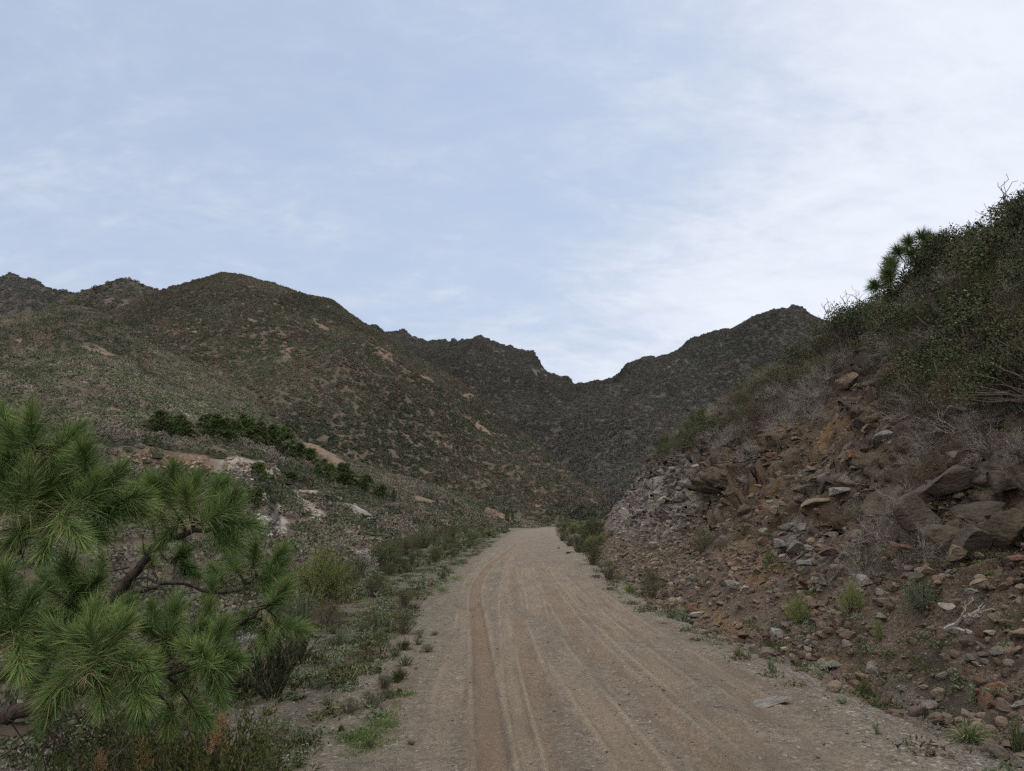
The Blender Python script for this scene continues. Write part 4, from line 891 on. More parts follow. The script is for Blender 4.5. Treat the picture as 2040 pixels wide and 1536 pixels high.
# ------------------------------------------------------------------ boulders and rocks on the cut bank
BIG = 'big dark boulders of the outcrop at the right edge'
for a in [(1705, 752, 46, 32, 'tan', 'rounded tan boulder perched below the thicket on the bare soil trail', 1, True), (1733, 686, 40, 16, 'tan', 'flat brown slab at the top of the bare trail, left one'), (1766, 686, 28, 16, 'tan', 'small flat slab at the top of the bare trail, right one'), (1722, 766, 12, 10, 'tan', 'small stone wedged right of the perched tan boulder'),
          (1515, 826, 30, 30, 'rust', 'upright rust red block under the shrubs on the bank crest'), (1378, 845, 34, 14, 'tan', 'tan slab high on the bank behind the yellow green shrubs'),
          (1870, 1010, 110, 100, 'dark', 'broad dark slab at the left of the big outcrop', 2, True), (1912, 1040, 90, 88, 'dark', 'rounded dark boulder at the lower left of the outcrop', 3, True), (1965, 1058, 120, 80, 'dark', 'wide dark boulder at the bottom of the outcrop', 4, True), (1990, 1000, 140, 90, 'dark', 'long dark boulder across the middle of the outcrop', 5, True), (1915, 950, 130, 66, 'dark', 'dark sloping slab on top of the outcrop', 6, True), (2030, 940, 120, 70, 'dark', 'dark boulder cut by the right edge of the picture', 7, True), (2040, 1040, 100, 90, 'dark', 'dark boulder beneath the one cut by the right edge', 1, True), (1880, 970, 70, 60, 'dark', 'small dark boulder at the upper left of the outcrop', 8, True),
          (1940, 1094, 50, 38, 'tan', 'squat tan rock under the dark outcrop'), (1978, 1080, 46, 44, 'tan', 'taller cracked tan rock leaning on the squat one'), (1990, 1222, 58, 38, 'tan', 'broad orange tan rock by the fallen dead branch'), (1928, 1204, 40, 26, 'pale', 'pale angular rock above the fallen dead branch'), (1972, 1256, 32, 22, 'pale', 'pale round rock right of the fallen dead branch'), (1988, 1158, 44, 14, 'tan', 'thin tan slab near the right edge'), (1972, 1178, 34, 22, 'grey', 'grey brown stone under the thin tan slab'),
          (1820, 1084, 42, 26, 'rust', 'brownish wedge rock left of the tan pair'), (1878, 1345, 32, 22, 'grey', 'grey rock in the right foreground ditch'), (1840, 1368, 22, 16, 'tan', 'small tan rock beside the grey ditch rock'), (2030, 1400, 36, 26, 'grey', 'grey rock touching the right edge low down'),
          (1656, 1322, 58, 24, 'grey', 'flat grey green slab lying in the ditch'), (1622, 1322, 34, 18, 'rust', 'dark red stone left of the flat grey green slab'), (1737, 1330, 66, 26, 'grey', 'low blue grey rock right of the flat slab'), (1722, 1348, 40, 18, 'tan', 'orange tan stone in front of the blue grey rock'), (1800, 1370, 34, 20, 'grey', 'pale grey stone at the foot of the right slope'),
          (1572, 1274, 28, 16, 'pale', 'pale stone at the ditch, upper of two'), (1563, 1290, 20, 15, 'pale', 'pale stone at the ditch, lower of two'), (1578, 1295, 10, 8, 'pale', 'tiny pale stone beside the lower ditch stone'), (1466, 1262, 66, 30, 'rust', 'long rust red slab tilted along the road edge'), (1378, 1204, 48, 34, 'rust', 'rust red rock behind the pale rock at the road edge'), (1387, 1220, 44, 24, 'pale', 'pale grey rock leaning on the rust red rock'),
          (1464, 1240, 18, 10, 'pale', 'small white stone above the long rust slab'), (1568, 1240, 28, 26, 'tan', 'brown stone under the yellow green shrub'), (1610, 1162, 60, 26, 'rust', 'reddish slab under the grey outcrop'), (1462, 1160, 44, 40, 'grey', 'tilted grey slab at the foot of the rubble'), (1442, 1158, 24, 30, 'dark', 'dark block left of the tilted grey slab'), (1483, 1170, 30, 20, 'pale', 'pale block right of the tilted grey slab'), (1468, 1130, 30, 18, 'tan', 'tan stone above the tilted grey slab'), (1458, 1126, 22, 14, 'rust', 'orange stone on top of the rubble foot'),
          (1540, 1056, 24, 20, 'pale', 'white grey block balanced on the dark red one'), (1545, 1076, 42, 26, 'rust', 'dark red block under the white grey one'), (1400, 1118, 14, 18, 'pale', 'small upright pale stone on the lower slope'), (1357, 1150, 14, 10, 'pale', 'small bright stone on the lower slope'),
          (1590, 1048, 40, 26, 'grey', 'grey outcrop block, top left one'), (1622, 1044, 42, 30, 'grey', 'grey outcrop block, top right one'), (1575, 1078, 46, 32, 'grey', 'grey outcrop block at the left, middle row'), (1610, 1082, 46, 34, 'grey', 'grey outcrop block in the centre'), (1640, 1084, 30, 44, 'grey', 'upright grey outcrop block at the right'), (1590, 1112, 50, 30, 'grey', 'grey outcrop block at the bottom left'), (1630, 1118, 34, 30, 'grey', 'grey outcrop block at the bottom right'),
          (1612, 968, 40, 40, 'dark', 'dark square block in the middle of the bank'), (1590, 948, 30, 26, 'dark', 'dark block up left of the square one'), (1640, 955, 40, 16, 'tan', 'tan slab sloping right of the dark square block'), (1570, 940, 24, 18, 'tan', 'tan stone at the lower end of the ochre patch'), (1640, 1000, 70, 22, 'tan', 'long slanting tan slab under the square block'), (1690, 975, 80, 26, 'grey', 'long slanting grey slab right of the square block'), (1720, 900, 60, 34, 'rust', 'reddish rock under the dead brush'), (1700, 920, 30, 24, 'tan', 'pinkish tan block among the middle rubble'), (1660, 900, 28, 20, 'tan', 'small tan block below the ochre patch'), (1770, 870, 26, 20, 'tan', 'tan block right of the ochre patch'), (1760, 830, 36, 24, 'tan', 'tan block at the top right of the ochre patch'), (1745, 850, 26, 18, 'tan', 'tan stone stacked under the top right block'), (1600, 860, 16, 20, 'tan', 'small stone on the ochre patch left edge'), (1500, 1010, 40, 46, 'dark', 'dark rock face between the two green shrubs'), (1560, 1010, 40, 30, 'tan', 'tan rock right of the dark rock face'), (1550, 905, 30, 20, 'rust', 'reddish block at the left of the ochre patch'), (1525, 860, 26, 18, 'dark', 'dark stone under the upright rust block'), (1520, 878, 34, 16, 'tan', 'flat stone below the dark stone'),
          (1330, 985, 28, 50, 'pale', 'pale streaked rib of rock, upper'), (1312, 1070, 22, 50, 'grey', 'pale streaked rib of rock, lower'), (1250, 1010, 26, 46, 'pale', 'white streaked rib at the end of the bank'), (1222, 1050, 20, 30, 'grey', 'grey rib at the far toe of the bank'), (1375, 960, 30, 20, 'grey', 'grey block in the far rock face'), (1350, 930, 26, 16, 'tan', 'tan block in the far rock face'),
          (670, 1176, 26, 16, 'rust', 'rust red rock between the shrubs left of the road'), (820, 1479, 22, 13, 'dark', 'dark brown stone lying by the left wheel track'), (829, 1330, 14, 10, 'rust', 'dark red stone on the left shoulder'), (1113, 1091, 8, 6, 'dark', 'small black stone on the far road'), (1132, 1100, 18, 8, 'rust', 'flat reddish stone at the right road edge far off'), (672, 1238, 20, 12, 'tan', 'tan stone beside the brown green shrub'), (620, 1250, 12, 8, 'tan', 'small tan stone at the verge'), (1500, 1385, 18, 6, 'pale', 'small pale stone set in the road surface'), (1430, 1405, 20, 8, 'grey', 'flat grey stone set in the road')]:
    a = list(a)
    if 'outcrop' in a[5] and a[4] == 'dark': a[2] *= 1.12; a[3] *= 1.12
    rock(*a[:6], sh=a[6] if len(a) > 6 else None, rounded=len(a) > 7, group=BIG if 'outcrop' in a[5] and a[4] == 'dark' else None, cat='boulder' if a[2] > 60 else 'rock', name='boulder' if a[2] > 60 else 'rock', sink=.45 if len(a) > 7 else .3)
# bedrock slabs flush with the road
for px, py, w, h in [(1530, 1386, 120, 26)]:
    o = rock(px, py, w, h, 'grey', 'dark grey bedrock hump rising through the road shoulder', sink=.62); o.scale.z *= .35
r_ = np.random.default_rng(77); ADJ = {'tan': 'tan', 'rust': 'reddish', 'grey': 'grey', 'dark': 'dark', 'pale': 'pale'}
def zone(px, py):
    z = 'at the far toe of the bank' if px < 1300 else 'beside the road edge' if py > 1150 and px < 1480 else 'in the ditch' if py > 1230 and px < 1760 else 'on the scree under the dark outcrop' if px > 1750 and py > 1080 else 'in the middle of the cut face' if px < 1750 else 'near the dead brush high on the bank'
    return z
for i in range(150):
    Y = 6 * (9.) ** r_.random(); t = r_.uniform(-.03, .5) if i % 3 else r_.uniform(.1, .85); b, c = float(sitp(Y, BASE)), float(sitp(Y, CREST)); X = b + (c - b) * t
    P = np.array([X, Y, Hs(X, Y)]); px, py = proj(P)
    if px > 2080: continue
    s = r_.uniform(.09, .2) * (1.25 if t > .25 else 1); col = ['tan', 'rust', 'grey', 'tan', 'pale', 'dark', 'rust'][i % 7]
    w = 2 * s * ppm(P); rock(px, py, w, w * r_.uniform(.5, .8), col, '%s %s stone lying %s' % (ADJ[col], 'fist-sized' if s < .12 else 'head-sized' if s < .16 else 'large angular', zone(px, py)), P=P, sh=i % 9, group='loose stones on the cut bank')

# ------------------------------------------------------------------ plants with a place of their own
LV = 'low plants on the left shoulder'; RV = 'low plants along the right road edge'
for look, px, py, h, lab, kw in [
    ('darkrosemary', 545, 1395, 155, 'tall dark green bush right under the pine, at the edge of the shoulder', dict(Y=7.2, width=.9)), ('darkrosemary', 480, 1400, 120, 'dark bush behind the pine tufts, left of the tall dark one', dict(Y=7.4)), ('darkrosemary', 590, 1330, 90, 'dark leaning bush at the edge of the drop', dict(Y=8.6)),
    ('yellow', 632, 1185, 100, 'yellow green feathery bush left of the road, tallest there', dict(Y=14.5, width=.9)), ('yellow', 600, 1195, 62, 'smaller yellow green bush left of the tallest one', dict(Y=14.5)), ('rosemary', 608, 1225, 62, 'grey green upright bush beside the brown green one', dict(Y=12.5)), ('rosemary', 560, 1215, 55, 'grey green bush partly behind the pine', dict(Y=12.8)), ('brush', 655, 1248, 62, 'brown green rounded bush on the brink of the shoulder', dict(Y=11.4)), ('olive', 690, 1190, 55, 'dull green bush right of the rust red rock', dict(Y=15.5)),
    ('rosemary', 672, 1290, 42, 'small upright grey green plant nearest the brown bush', dict(cat='plant')), ('herb', 728, 1280, 36, 'broad leaved pale green plant on the shoulder', dict(cat='plant')), ('rosemary', 726, 1262, 36, 'spiky green plant behind the broad leaved one', dict(cat='plant')), ('evergreen', 803, 1262, 44, 'dark round little shrub nearest the road on the left', dict(cat='plant')), ('herb', 770, 1248, 30, 'grey leafy plant left of the dark round shrub', dict(cat='plant')), ('herb', 762, 1264, 18, 'tiny green plant below the grey leafy one', dict(cat='plant')),
    ('olive', 806, 1210, 38, 'olive green plant up the left shoulder', dict(cat='plant')), ('herb', 765, 1215, 44, 'grey green leggy plant in the left verge', dict(cat='plant')), ('olive', 745, 1190, 50, 'bushy plant in the left verge above the leggy one', dict(cat='plant')), ('herb', 850, 1175, 42, 'leafy plant at the left road margin', dict(cat='plant')), ('herb', 880, 1158, 36, 'leafy plant further up the left road margin', dict(cat='plant')),
    ('evergreen', 765, 1392, 26, 'dark sprawling plant above the bright grass patch', dict(cat='plant', width=1.7)), ('evergreen', 795, 1382, 16, 'dark sprig at the right end of the sprawling plant', dict(cat='plant')), ('olive', 695, 1420, 36, 'dull low plant left of the bright grass patch', dict(cat='plant', width=1.3)), ('herb', 640, 1362, 28, 'low grey green plant in mid shoulder', dict(cat='plant', width=1.5)), ('herb', 735, 1345, 24, 'sparse low plant near the loose red stones', dict(cat='plant')), ('olive', 540, 1480, 34, 'low grey green cushion near the bottom edge', dict(cat='plant', width=1.4)), ('herb', 575, 1456, 34, 'thin plant beside the grey cushion', dict(cat='plant')), ('herb', 610, 1500, 26, 'low leafy plant at the very bottom of the left shoulder', dict(cat='plant', width=1.4)), ('herb', 640, 1425, 20, 'small low plant in the stony verge', dict(cat='plant', width=1.3)),
    ('heath', 440, 1545, 150, 'heath bush at the bottom edge with an orange dead tip', dict(Y=3.6, name='heath_shrub')), ('heath', 360, 1590, 160, 'green heath bush in the bottom left foreground', dict(Y=3.5, name='heath_shrub')), ('heath', 250, 1600, 170, 'heath bush with brown tips under the pine branch', dict(Y=3.5, name='heath_shrub')), ('heath', 130, 1610, 150, 'dark heath bush near the bottom left corner', dict(Y=3.4, name='heath_shrub')), ('rosemary', 40, 1600, 140, 'grey green bush in the bottom left corner', dict(Y=3.4)), ('evergreen', 330, 1500, 130, 'dark bush behind the heath, below the pine', dict(Y=5.2)), ('evergreen', 200, 1500, 120, 'dark bush filling the space under the thick pine limb', dict(Y=5.2)),
    ('broom', 1435, 1035, 40, 'bright green tuft-like shrub growing out of the rock face', dict(width=.8)), ('broom', 1484, 1062, 30, 'darker small green shrub right of the bright one on the rock face', dict(width=.8)), ('broom', 1533, 1130, 40, 'green upright shrub at the left of the grey outcrop', dict(width=.7)), ('olive', 1400, 1100, 46, 'brownish sparse shrub on the rubble', {}), ('yellow', 1592, 1240, 56, 'yellow green rounded shrub above the ditch', dict(width=1.05)), ('yellow', 1697, 1218, 64, 'taller yellow green shrub on the red scree', dict(width=.8)), ('yellow', 1752, 1272, 42, 'thin yellowish shrub right of the taller one', dict(width=.6)), ('heath', 1722, 1388, 38, 'green heathery plant at the ditch edge', dict(cat='plant', width=1.3)), ('herb', 1724, 1290, 28, 'grey green herb beside the thin yellowish shrub', dict(cat='plant')), ('herb', 1540, 1340, 44, 'pale leafy plant on the gravel by the bedrock hump', dict(cat='plant', width=.6)), ('broom', 1471, 1305, 26, 'small green plant in front of the long rust slab', dict(cat='plant')), ('olive', 1530, 1300, 30, 'dark leafy plant between the rust slab and the pale stones', dict(cat='plant')), ('herb', 1365, 1240, 38, 'grey green plant in front of the pale rock', dict(cat='plant', width=.8)),
    ('olive', 1300, 1195, 50, 'olive shrub at the road edge before the rocks', {}), ('yellow', 1255, 1182, 22, 'low yellowish cushion left of the olive shrub', dict(cat='plant', width=1.4)), ('olive', 1213, 1155, 38, 'dull shrub where the gravel meets the bank', {}), ('brush', 1300, 1158, 24, 'brown low shrub behind the olive one', {}), ('olive', 1180, 1125, 52, 'green shrub right of the far road', {}), ('evergreen', 1150, 1100, 34, 'dark shrub right of the far road, nearer the bend', {}), ('olive', 1120, 1078, 28, 'shrub standing at the road bend', {}), ('yellow', 1168, 1100, 36, 'yellow green shrub by the bank near the bend', {}), ('evergreen', 1180, 1080, 44, 'dark shrub against the pale rock toe', {}), ('olive', 1135, 1088, 30, 'shrub between the bend and the dark one', {}),
    ('rosemary', 1840, 1210, 66, 'grey green spiky shrub on the scree', dict(width=1.4)), ('herb', 1900, 1362, 44, 'dark leafy plant right of the ditch rocks', dict(cat='plant')), ('herb', 1945, 1395, 38, 'leafy plant low at the right', dict(cat='plant')), ('herb', 1748, 1462, 40, 'small pale plant on the right gravel', dict(cat='plant', width=.5)), ('herb', 1930, 1482, 24, 'flat green rosette on the right gravel', dict(cat='plant', width=1.3)), ('broom', 2025, 1500, 90, 'green plant cut by the lower right corner', dict(width=.7)), ('herb', 1680, 1400, 22, 'flat green plant left of the heathery one', dict(cat='plant', width=1.7)), ('broom', 2010, 845, 60, 'green shrub at the right edge above the outcrop', {}), ('greenherb', 1490, 1020, 20, 'low green plant on the rock ledge', dict(cat='plant')), ('herb', 1735, 1010, 30, 'pale green plant under the leaning dead stems', {}), ('olive', 1700, 1050, 40, 'brownish shrub beside the grey outcrop', {})]:
    g = None
    shrub_px(look, px, py, h, lab, group=g, **kw)
# orange dead tips above the heath: parts of the dead heath sprigs
for px, py, h, l in [(438, 1470, 62, 'orange dead heath sprig standing up beside the green heath'), (280, 1520, 60, 'pinkish dead heath sprig left of the orange one'), (190, 1545, 60, 'brown dead heath sprig near the bottom edge'), (395, 1560, 50, 'dead sprig tip at the bottom edge')]:
    P = at(px, py + 30, 3.5); ex = shrub('orangeheath', P, h * 1.2 / ppm(P), l, width=.5, name='dead_sprig', var=0)
for px, py, h, l in [(1935, 1480, 100, 'green grassy clump with yellow flowers at the right'), (860, 1165, 20, 'dry grass clump by the left margin'), (880, 1130, 18, 'second dry grass clump by the left margin')]:
    grass_px(px, py, h * .8, l, 'grass' if 'green' in l else 'drygrass')
# bare dead shrubs
bare_ = lambda px, py, h, l, v=0, m='greytwig', g=None, **k: (lambda P: bare(P, h / ppm(P), l, m, v, group=g, **k) if P is not None else None)(hit(px, py))
bare_(590, 1130, 70, 'pale leafless shrub behind the yellow green bush', 0)
for px, py, h, l, v in [(1760, 1075, 100, 'leafless grey shrub hanging over the red scree', 0), (1790, 1040, 90, 'leafless grey shrub behind the hanging one', 1), (1650, 1160, 50, 'small leafless shrub under the grey outcrop', 2), (1720, 1180, 60, 'spidery grey shrub on the lower scree', 1), (1560, 1165, 40, 'thin grey shrub beside the reddish slab', 2), (1835, 1080, 50, 'grey shrub left of the tan rocks', 2), (1900, 1130, 60, 'grey twiggy shrub under the boulders', 0),
        (1690, 700, 90, 'bleached leafless shrub at the bare trail', 0), (1640, 800, 80, 'bleached twisted shrub left of the perched boulder', 1), (1700, 810, 50, 'grey bristly tussock under the perched boulder', 2), (1560, 860, 80, 'grey brush over the ochre patch', 1), (1520, 910, 60, 'grey brush left of the ochre patch', 2), (1450, 880, 60, 'grey brush on the crest of the rock face', 0), (1640, 640, 60, 'bare twigs standing against the sky, leftmost', 0), (1675, 625, 60, 'bare twigs standing against the sky beside the leftmost', 1), (1735, 560, 60, 'bare branch against the sky left of the small pine', 2), (1850, 900, 100, 'large grey hanging brush right of the ochre patch', 0), (1900, 860, 110, 'grey hanging brush above the dark outcrop', 1), (1950, 830, 70, 'grey hanging brush near the right edge', 2), (1850, 700, 80, 'pale dead branches in the thicket', 0), (1920, 620, 80, 'pale dead branches high in the thicket', 1), (1435, 800, 50, 'bare twigs rising from the crest shrubs', 2), (1500, 740, 60, 'bare twigs among the crest shrubs', 0)]:
    bare_(px, py, h, l, v)
for px, py, Y, h, l in [(1640, 640, 36, 70, 'bare forked twigs on the skyline just right of the far ridge end'), (1675, 622, 33, 66, 'tall bare sticks on the skyline beside the forked twigs'), (1745, 560, 28, 66, 'leafless branch leaning left below the small skyline pine'), (1700, 610, 31, 50, 'short bare twigs on the skyline between the sticks and the leaning branch'), (1960, 400, 17, 60, 'fine bare twigs above the leafy bush near the right edge'), (2025, 372, 16, 60, 'bare sprig at the very top of the thicket by the right edge')]:
    P = at(px, py, Y); g_ = Hs(P[0], P[1]); hh = h / ppm(P) + P[2] - g_; P[2] = g_; bare(P, hh * 1.15, l, 'browntwig', 6, up=1.5, spread=.6, n=3, rad=.013, depth=2)
P = hit(1880, 1265); o = bare(P + [0, -.1, .08], .75, 'fallen forked dead branch lying on the red scree', 'greytwig', 5, 'dead_branch', 'dead branch', tilt=(R(75), R(10), R(60)), n=2, spread=.5, rad=.03, depth=2)

# ------------------------------------------------------------------ thicket on the bank, left verge strip: individual shrubs of a few kinds
r_ = np.random.default_rng(12)
TL = {'evergreen': 'dark evergreen shrub in the thicket %s', 'olive': 'olive green shrub in the thicket %s', 'brush': 'brown green scraggly shrub in the thicket %s', 'darkrosemary': 'dark upright bush in the thicket %s', 'heath': 'green heath bush in the thicket %s', 'yellow': 'yellow green bush in the thicket %s'}
def tz(px, py): return ('against the sky near the right edge' if px > 1850 and py < 620 else 'hanging at the right edge' if px > 1850 else 'above the bare trail' if px > 1660 and py < 700 else 'on the skyline left of the trail' if px > 1560 and py < 760 else 'between the trail and the ochre patch' if px > 1560 else 'above the brown rock face' if px > 1400 else 'on the far end of the crest')
cnt = 0; tw = 0; TH_ = []
for i in range(6000):
    Y = 7.5 * (14.5) ** r_.random(); b, c = float(sitp(Y, BASE)), float(sitp(Y, CREST)); t = r_.uniform(.38, 1.3) if Y < 60 else r_.uniform(.3, 1.25); X = b + (c - b) * t
    P = np.array([X, Y, Hs(X, Y) - .08]); px, py = proj(P)
    if px > 2150 or px < 1190 or Y > 118: continue
    lim = np.interp(px, [1190, 1240, 1300, 1400, 1500, 1560, 1610, 1655, 1690, 1705, 1750, 1775, 1810, 1900, 2150], [1010, 950, 905, 885, 850, 830, 800, 770, 700, 660, 655, 720, 840, 880, 860])
    if py > lim + 12 * r_.normal(): continue
    cross = [float(np.linalg.norm(P[:2] - q)) for q in HITS.setdefault('th', [])[-400:]]
    hh = r_.uniform(.75, 1.5) * (1.25 if t > .85 else .95) if px > 1660 else r_.uniform(.5, 1.45)
    if cross and min(cross) < (.36 + hh * .22 if px > 1660 else .55 + hh * .5): continue
    HITS['th'].append(P[:2].copy()); cnt += 1
    if cnt > 330: break
    u = r_.random(); yl = 1250 < px < 1560
    look = 'evergreen' if u < (.24 if yl else .46) else 'olive' if u < .62 else 'brush' if u < .8 else 'heath' if u < .86 else ('yellow' if yl else 'darkrosemary')
    if 1700 > px > 1600 and u > .8: look = 'olive'
    TH_.append((hh * ppm(P), look, P, hh, px, py, r_.uniform(1.1, 1.5)))
for kq, (_, look, P, hh, px, py, wd) in enumerate(sorted(TH_, key=lambda q: -q[0])):
    if kq >= 120: break
    shrub(look, P, hh, TL[look] % tz(px, py), group='shrubs of the thicket on the cut bank', width=wd)
    cnt = kq
    if kq % 3 == 0 and tw < 60 and px < 1860:
        tw += 1; bare(P + [0.1, -.2, .1], hh * 1.25, 'thin grey twigs sticking out of the thicket %s' % tz(px, py), 'greytwig' if cnt % 2 else 'browntwig', tw % 3, group='dead twigs in the thicket')
rest = sorted(TH_, key=lambda q: -q[0])[120:]; lk = ['evergreen', 'olive', 'brush', 'heath']; n = len(rest)
scatter('thicket', protos('thicket_kinds', [whole(q, 0) for q in lk]), np.array([q[2] for q in rest]), np.stack([np.zeros(n), np.zeros(n), r_.random(n) * 6.28], 1), np.array([[q[3] / .85 * q[6], q[3] / .85 * q[6], q[3] / .85] for q in rest]), np.array([lk.index(q[1]) if q[1] in lk else 1 for q in rest]), 'mass of smaller and farther shrubs along the crest of the cut bank', 'thicket')
print('thicket', len(TH_))
# small pine and the leafy bush against the sky
P = at(1840, 572, 23.); P0 = P.copy(); P[2] = Hs(P[0], P[1]); lift = P0[2] - P[2]; print('skyline pine', P, lift)
if P is not None:
    e = bpy.data.objects.new('pine_tree', None); C.objects.link(e); e.location = Vector(P); tag(e, 'small pine with needle brushes silhouetted on the skyline at right', 'pine tree')
    sc = 1 / ppm(P0); tb = MB(); rng = np.random.default_rng(5); nb = MB()
    for dx, dy in [(0, 95), (-22, 85), (20, 92), (-45, 55), (-38, 70), (-60, 35), (-75, 15), (10, 70), (30, 70), (-20, 60), (40, 90), (-85, 0), (0, 50), (-50, 20)]:
        q = np.array([dx * sc, rng.normal() * .2, dy * sc + lift]); tb.tube(curve((0, 0, 0), q, 6, .1), np.linspace(.03, .008, 6), 4); n = 420; o_ = np.array([dx * .008, 0, 1.]); o_ /= np.linalg.norm(o_)
        s = rng.random(n); nb.needles(q + o_ * s[:, None] * .15, o_ * .5 + dirs(n) * .9, rng.uniform(.28, .48, n), .010)
    link('trunk', tb.mesh('trunk', M['bark']), e); link('crown', nb.mesh('crown', M['pinefar']), e)
# left verge: from the yellow green bush up to the bend
r_ = np.random.default_rng(14); cnt = 0; used = []; qi = qo = 0
VL = {'olive': 'olive green shrub %s', 'evergreen': 'dark green shrub %s', 'rosemary': 'grey green spiky shrub %s', 'herb': 'grey green leafy plant %s', 'fluffy': 'shrub with pale fluffy seed heads %s', 'heath': 'heathery green plant %s', 'broom': 'bright green bush %s'}
for i in range(5000):
    Y = 8.5 * (11.) ** r_.random(); e = float(sitp(Y, EDGE)); c = float(cY(Y)); X = r_.uniform(e - 3.0, c - 2.75 - (1.0 if Y < 25 else .3)); P = np.array([X, Y, Hs(X, Y) - .03])
    inner = X > e + .1; px, py = proj(P)
    if px < 640 and inner: continue
    hh = r_.uniform(.16, .42) * (1.8 if Y > 45 else 1.2 if Y > 28 else 1) if inner else r_.uniform(.5, 1.1)
    if any(np.hypot(*(P[:2] - q)) < (.26 + hh * .6 if inner else .16 + hh * .4) for q in used): continue
    if inner and qi > 190 or not inner and qo > 80: continue
    if (Y < 17.5 and not inner) or (Y < 15.5 and px < 775): continue
    qi += inner; qo += not inner
    used.append(P[:2].copy()); cnt += 1
    if cnt > 280: break
    u = r_.random(); look = ('herb' if u < .45 else 'rosemary' if u < .6 else 'olive' if u < .8 else 'heath') if inner else ('olive' if u < .4 else 'evergreen' if u < .6 else 'rosemary' if u < .75 else 'heath' if u < .9 else 'broom')
    if 18 < Y < 30 and X < e and u > .45: look = 'fluffy'
    where = ('near the bend of the road' if Y > 55 else 'half way up the left verge' if Y > 25 else 'on the left verge above the rust rock') if inner else ('on the drop near the bend' if Y > 55 else 'along the drop beyond the pale seed heads' if Y > 30 else 'on the drop behind the yellow green bush')
    shrub(look, P, hh, VL[look] % where, group='plants of the left verge', width=1.2, cat='plant' if inner else 'shrub')
print('verge', cnt)
used = []
for i in range(600):
    Y = 5.2 * 2.3 ** r_.random(); X = r_.uniform(float(sitp(Y, EDGE)) - .1, float(cY(Y)) - 1.75); px, py = proj(np.array([X, Y, 0.]))
    if px < 500 or any(np.hypot(*((X, Y) - q)) < .3 for q in used) or len(used) > 42: continue
    used.append(np.array([X, Y])); look = ['herb', 'olive', 'greenherb', 'rosemary', 'herb', 'heath'][i % 6]
    shrub(look, np.array([X, Y, Hs(X, Y) - .01]), r_.uniform(.05, .15), {'herb': 'tiny grey green herb', 'olive': 'tiny olive green seedling', 'greenherb': 'tiny green leafy weed', 'rosemary': 'tiny spiky grey green seedling', 'heath': 'tiny heathery green seedling'}[look] + (' on the gravel around the bright grass patch' if py > 1370 else ' on the gravel between the pine and the wheel tracks'), cat='plant', group='weeds on the near left shoulder', width=1.5)
used = []
for i in range(900):
    Y = r_.uniform(44, 124); c = float(cY(Y)); b = float(sitp(Y, BASE)); X = r_.uniform(c + 2.7 + (.5 if Y < 80 else 0), b + .8)
    if any(np.hypot(*((X, Y) - q)) < .95 for q in used) or len(used) > 36: continue
    used.append(np.array([X, Y])); P = np.array([X, Y, Hs(X, Y) - .03]); look = ['olive', 'evergreen', 'heath', 'yellow'][i % 4]
    shrub(look, P, r_.uniform(.45, 1.05), {'olive': 'olive green shrub', 'evergreen': 'dark green shrub', 'heath': 'green heathery shrub', 'yellow': 'yellow green shrub'}[look] + (' between the road bend and the pale rock face' if Y > 85 else ' at the right road edge before the bend'), group='shrubs between the far road and the cut bank', width=1.25)
# low growth: tiny herbs and grass as one cover each
r_ = np.random.default_rng(15)
gb = protos('grass_kinds', [tuft(800 + i, 60, .10, .7, .004).mesh('blades', M[m]) for i, m in enumerate(['grass', 'grass', 'drygrass'])])
pts = []
for cx, cy_, rx, ry, n, a in [(760, 1440, 60, 30, 110, -40), (735, 1470, 60, 25, 80, -20), (700, 1470, 35, 20, 60, 0), (800, 1385, 20, 5, 60, 0), (905, 1152, 14, 7, 90, 0), (880, 1175, 20, 8, 90, 0), (800, 1256, 14, 6, 50, 0), (690, 1255, 20, 6, 30, 0)]:
    for i in range(n):
        q, th = abs(r_.normal()) * .6, r_.random() * 6.28; dx, dy = rx * q * math.cos(th), ry * q * math.sin(th); ca, sa = math.cos(R(a)), math.sin(R(a)); d = ray(cx + dx * ca - dy * sa, cy_ + dx * sa + dy * ca); P = CAM + d * (-1.6 / d[2]); pts.append((P[0], P[1], r_.integers(0, 2), r_.uniform(.35, .8)))
for i in range(6000):
    Y = 3.5 * (15.) ** r_.random(); e = float(sitp(Y, EDGE)); X = r_.uniform(e - 1.5, float(cY(Y)) - 2.6)
    if fbm(np.array([X * .8]), np.array([Y * .8]), 3, 44)[0] > -.1 + .3 * r_.random(): pts.append((X, Y, 2 if r_.random() < .55 else 0, r_.uniform(.3, .9)))
for i in range(1500):
    Y = 5 * (12.) ** r_.random(); X = float(sitp(Y, BASE)) + r_.uniform(-1.1, 2.5)
    if fbm(np.array([X * .8]), np.array([Y * .8]), 3, 45)[0] > .05: pts.append((X, Y, 2 if r_.random() < .5 else 0, r_.uniform(.4, 1.)))
A = np.array(pts); n = len(A); P = np.stack([A[:, 0], A[:, 1], H(A[:, 0], A[:, 1]) - .01], 1)
scatter('grass', gb, P, np.stack([r_.normal(0, .1, n), r_.normal(0, .1, n), r_.random(n) * 6.28], 1), np.repeat(A[:, 3:4], 3, 1), A[:, 2], 'sparse green and dry grass on the shoulders with a bright patch at lower left', 'grass')
def sprig(seed, mat):
    global rng
    rng = np.random.default_rng(seed); m = MB(); n = 70; p = rng.normal(size=(n, 3)) * [.06, .06, .012]; p[:, 2] = np.abs(p[:, 2]) + .005; m.leaves(p, dirs(n, .5), rng.uniform(.02, .045, n), .012); return m.mesh('leaves', M[mat])
hb = protos('herb_kinds', [sprig(820 + i, m) for i, m in enumerate(['greygreen', 'olive', 'heath', 'evergreen', 'brush'])])
pts = []
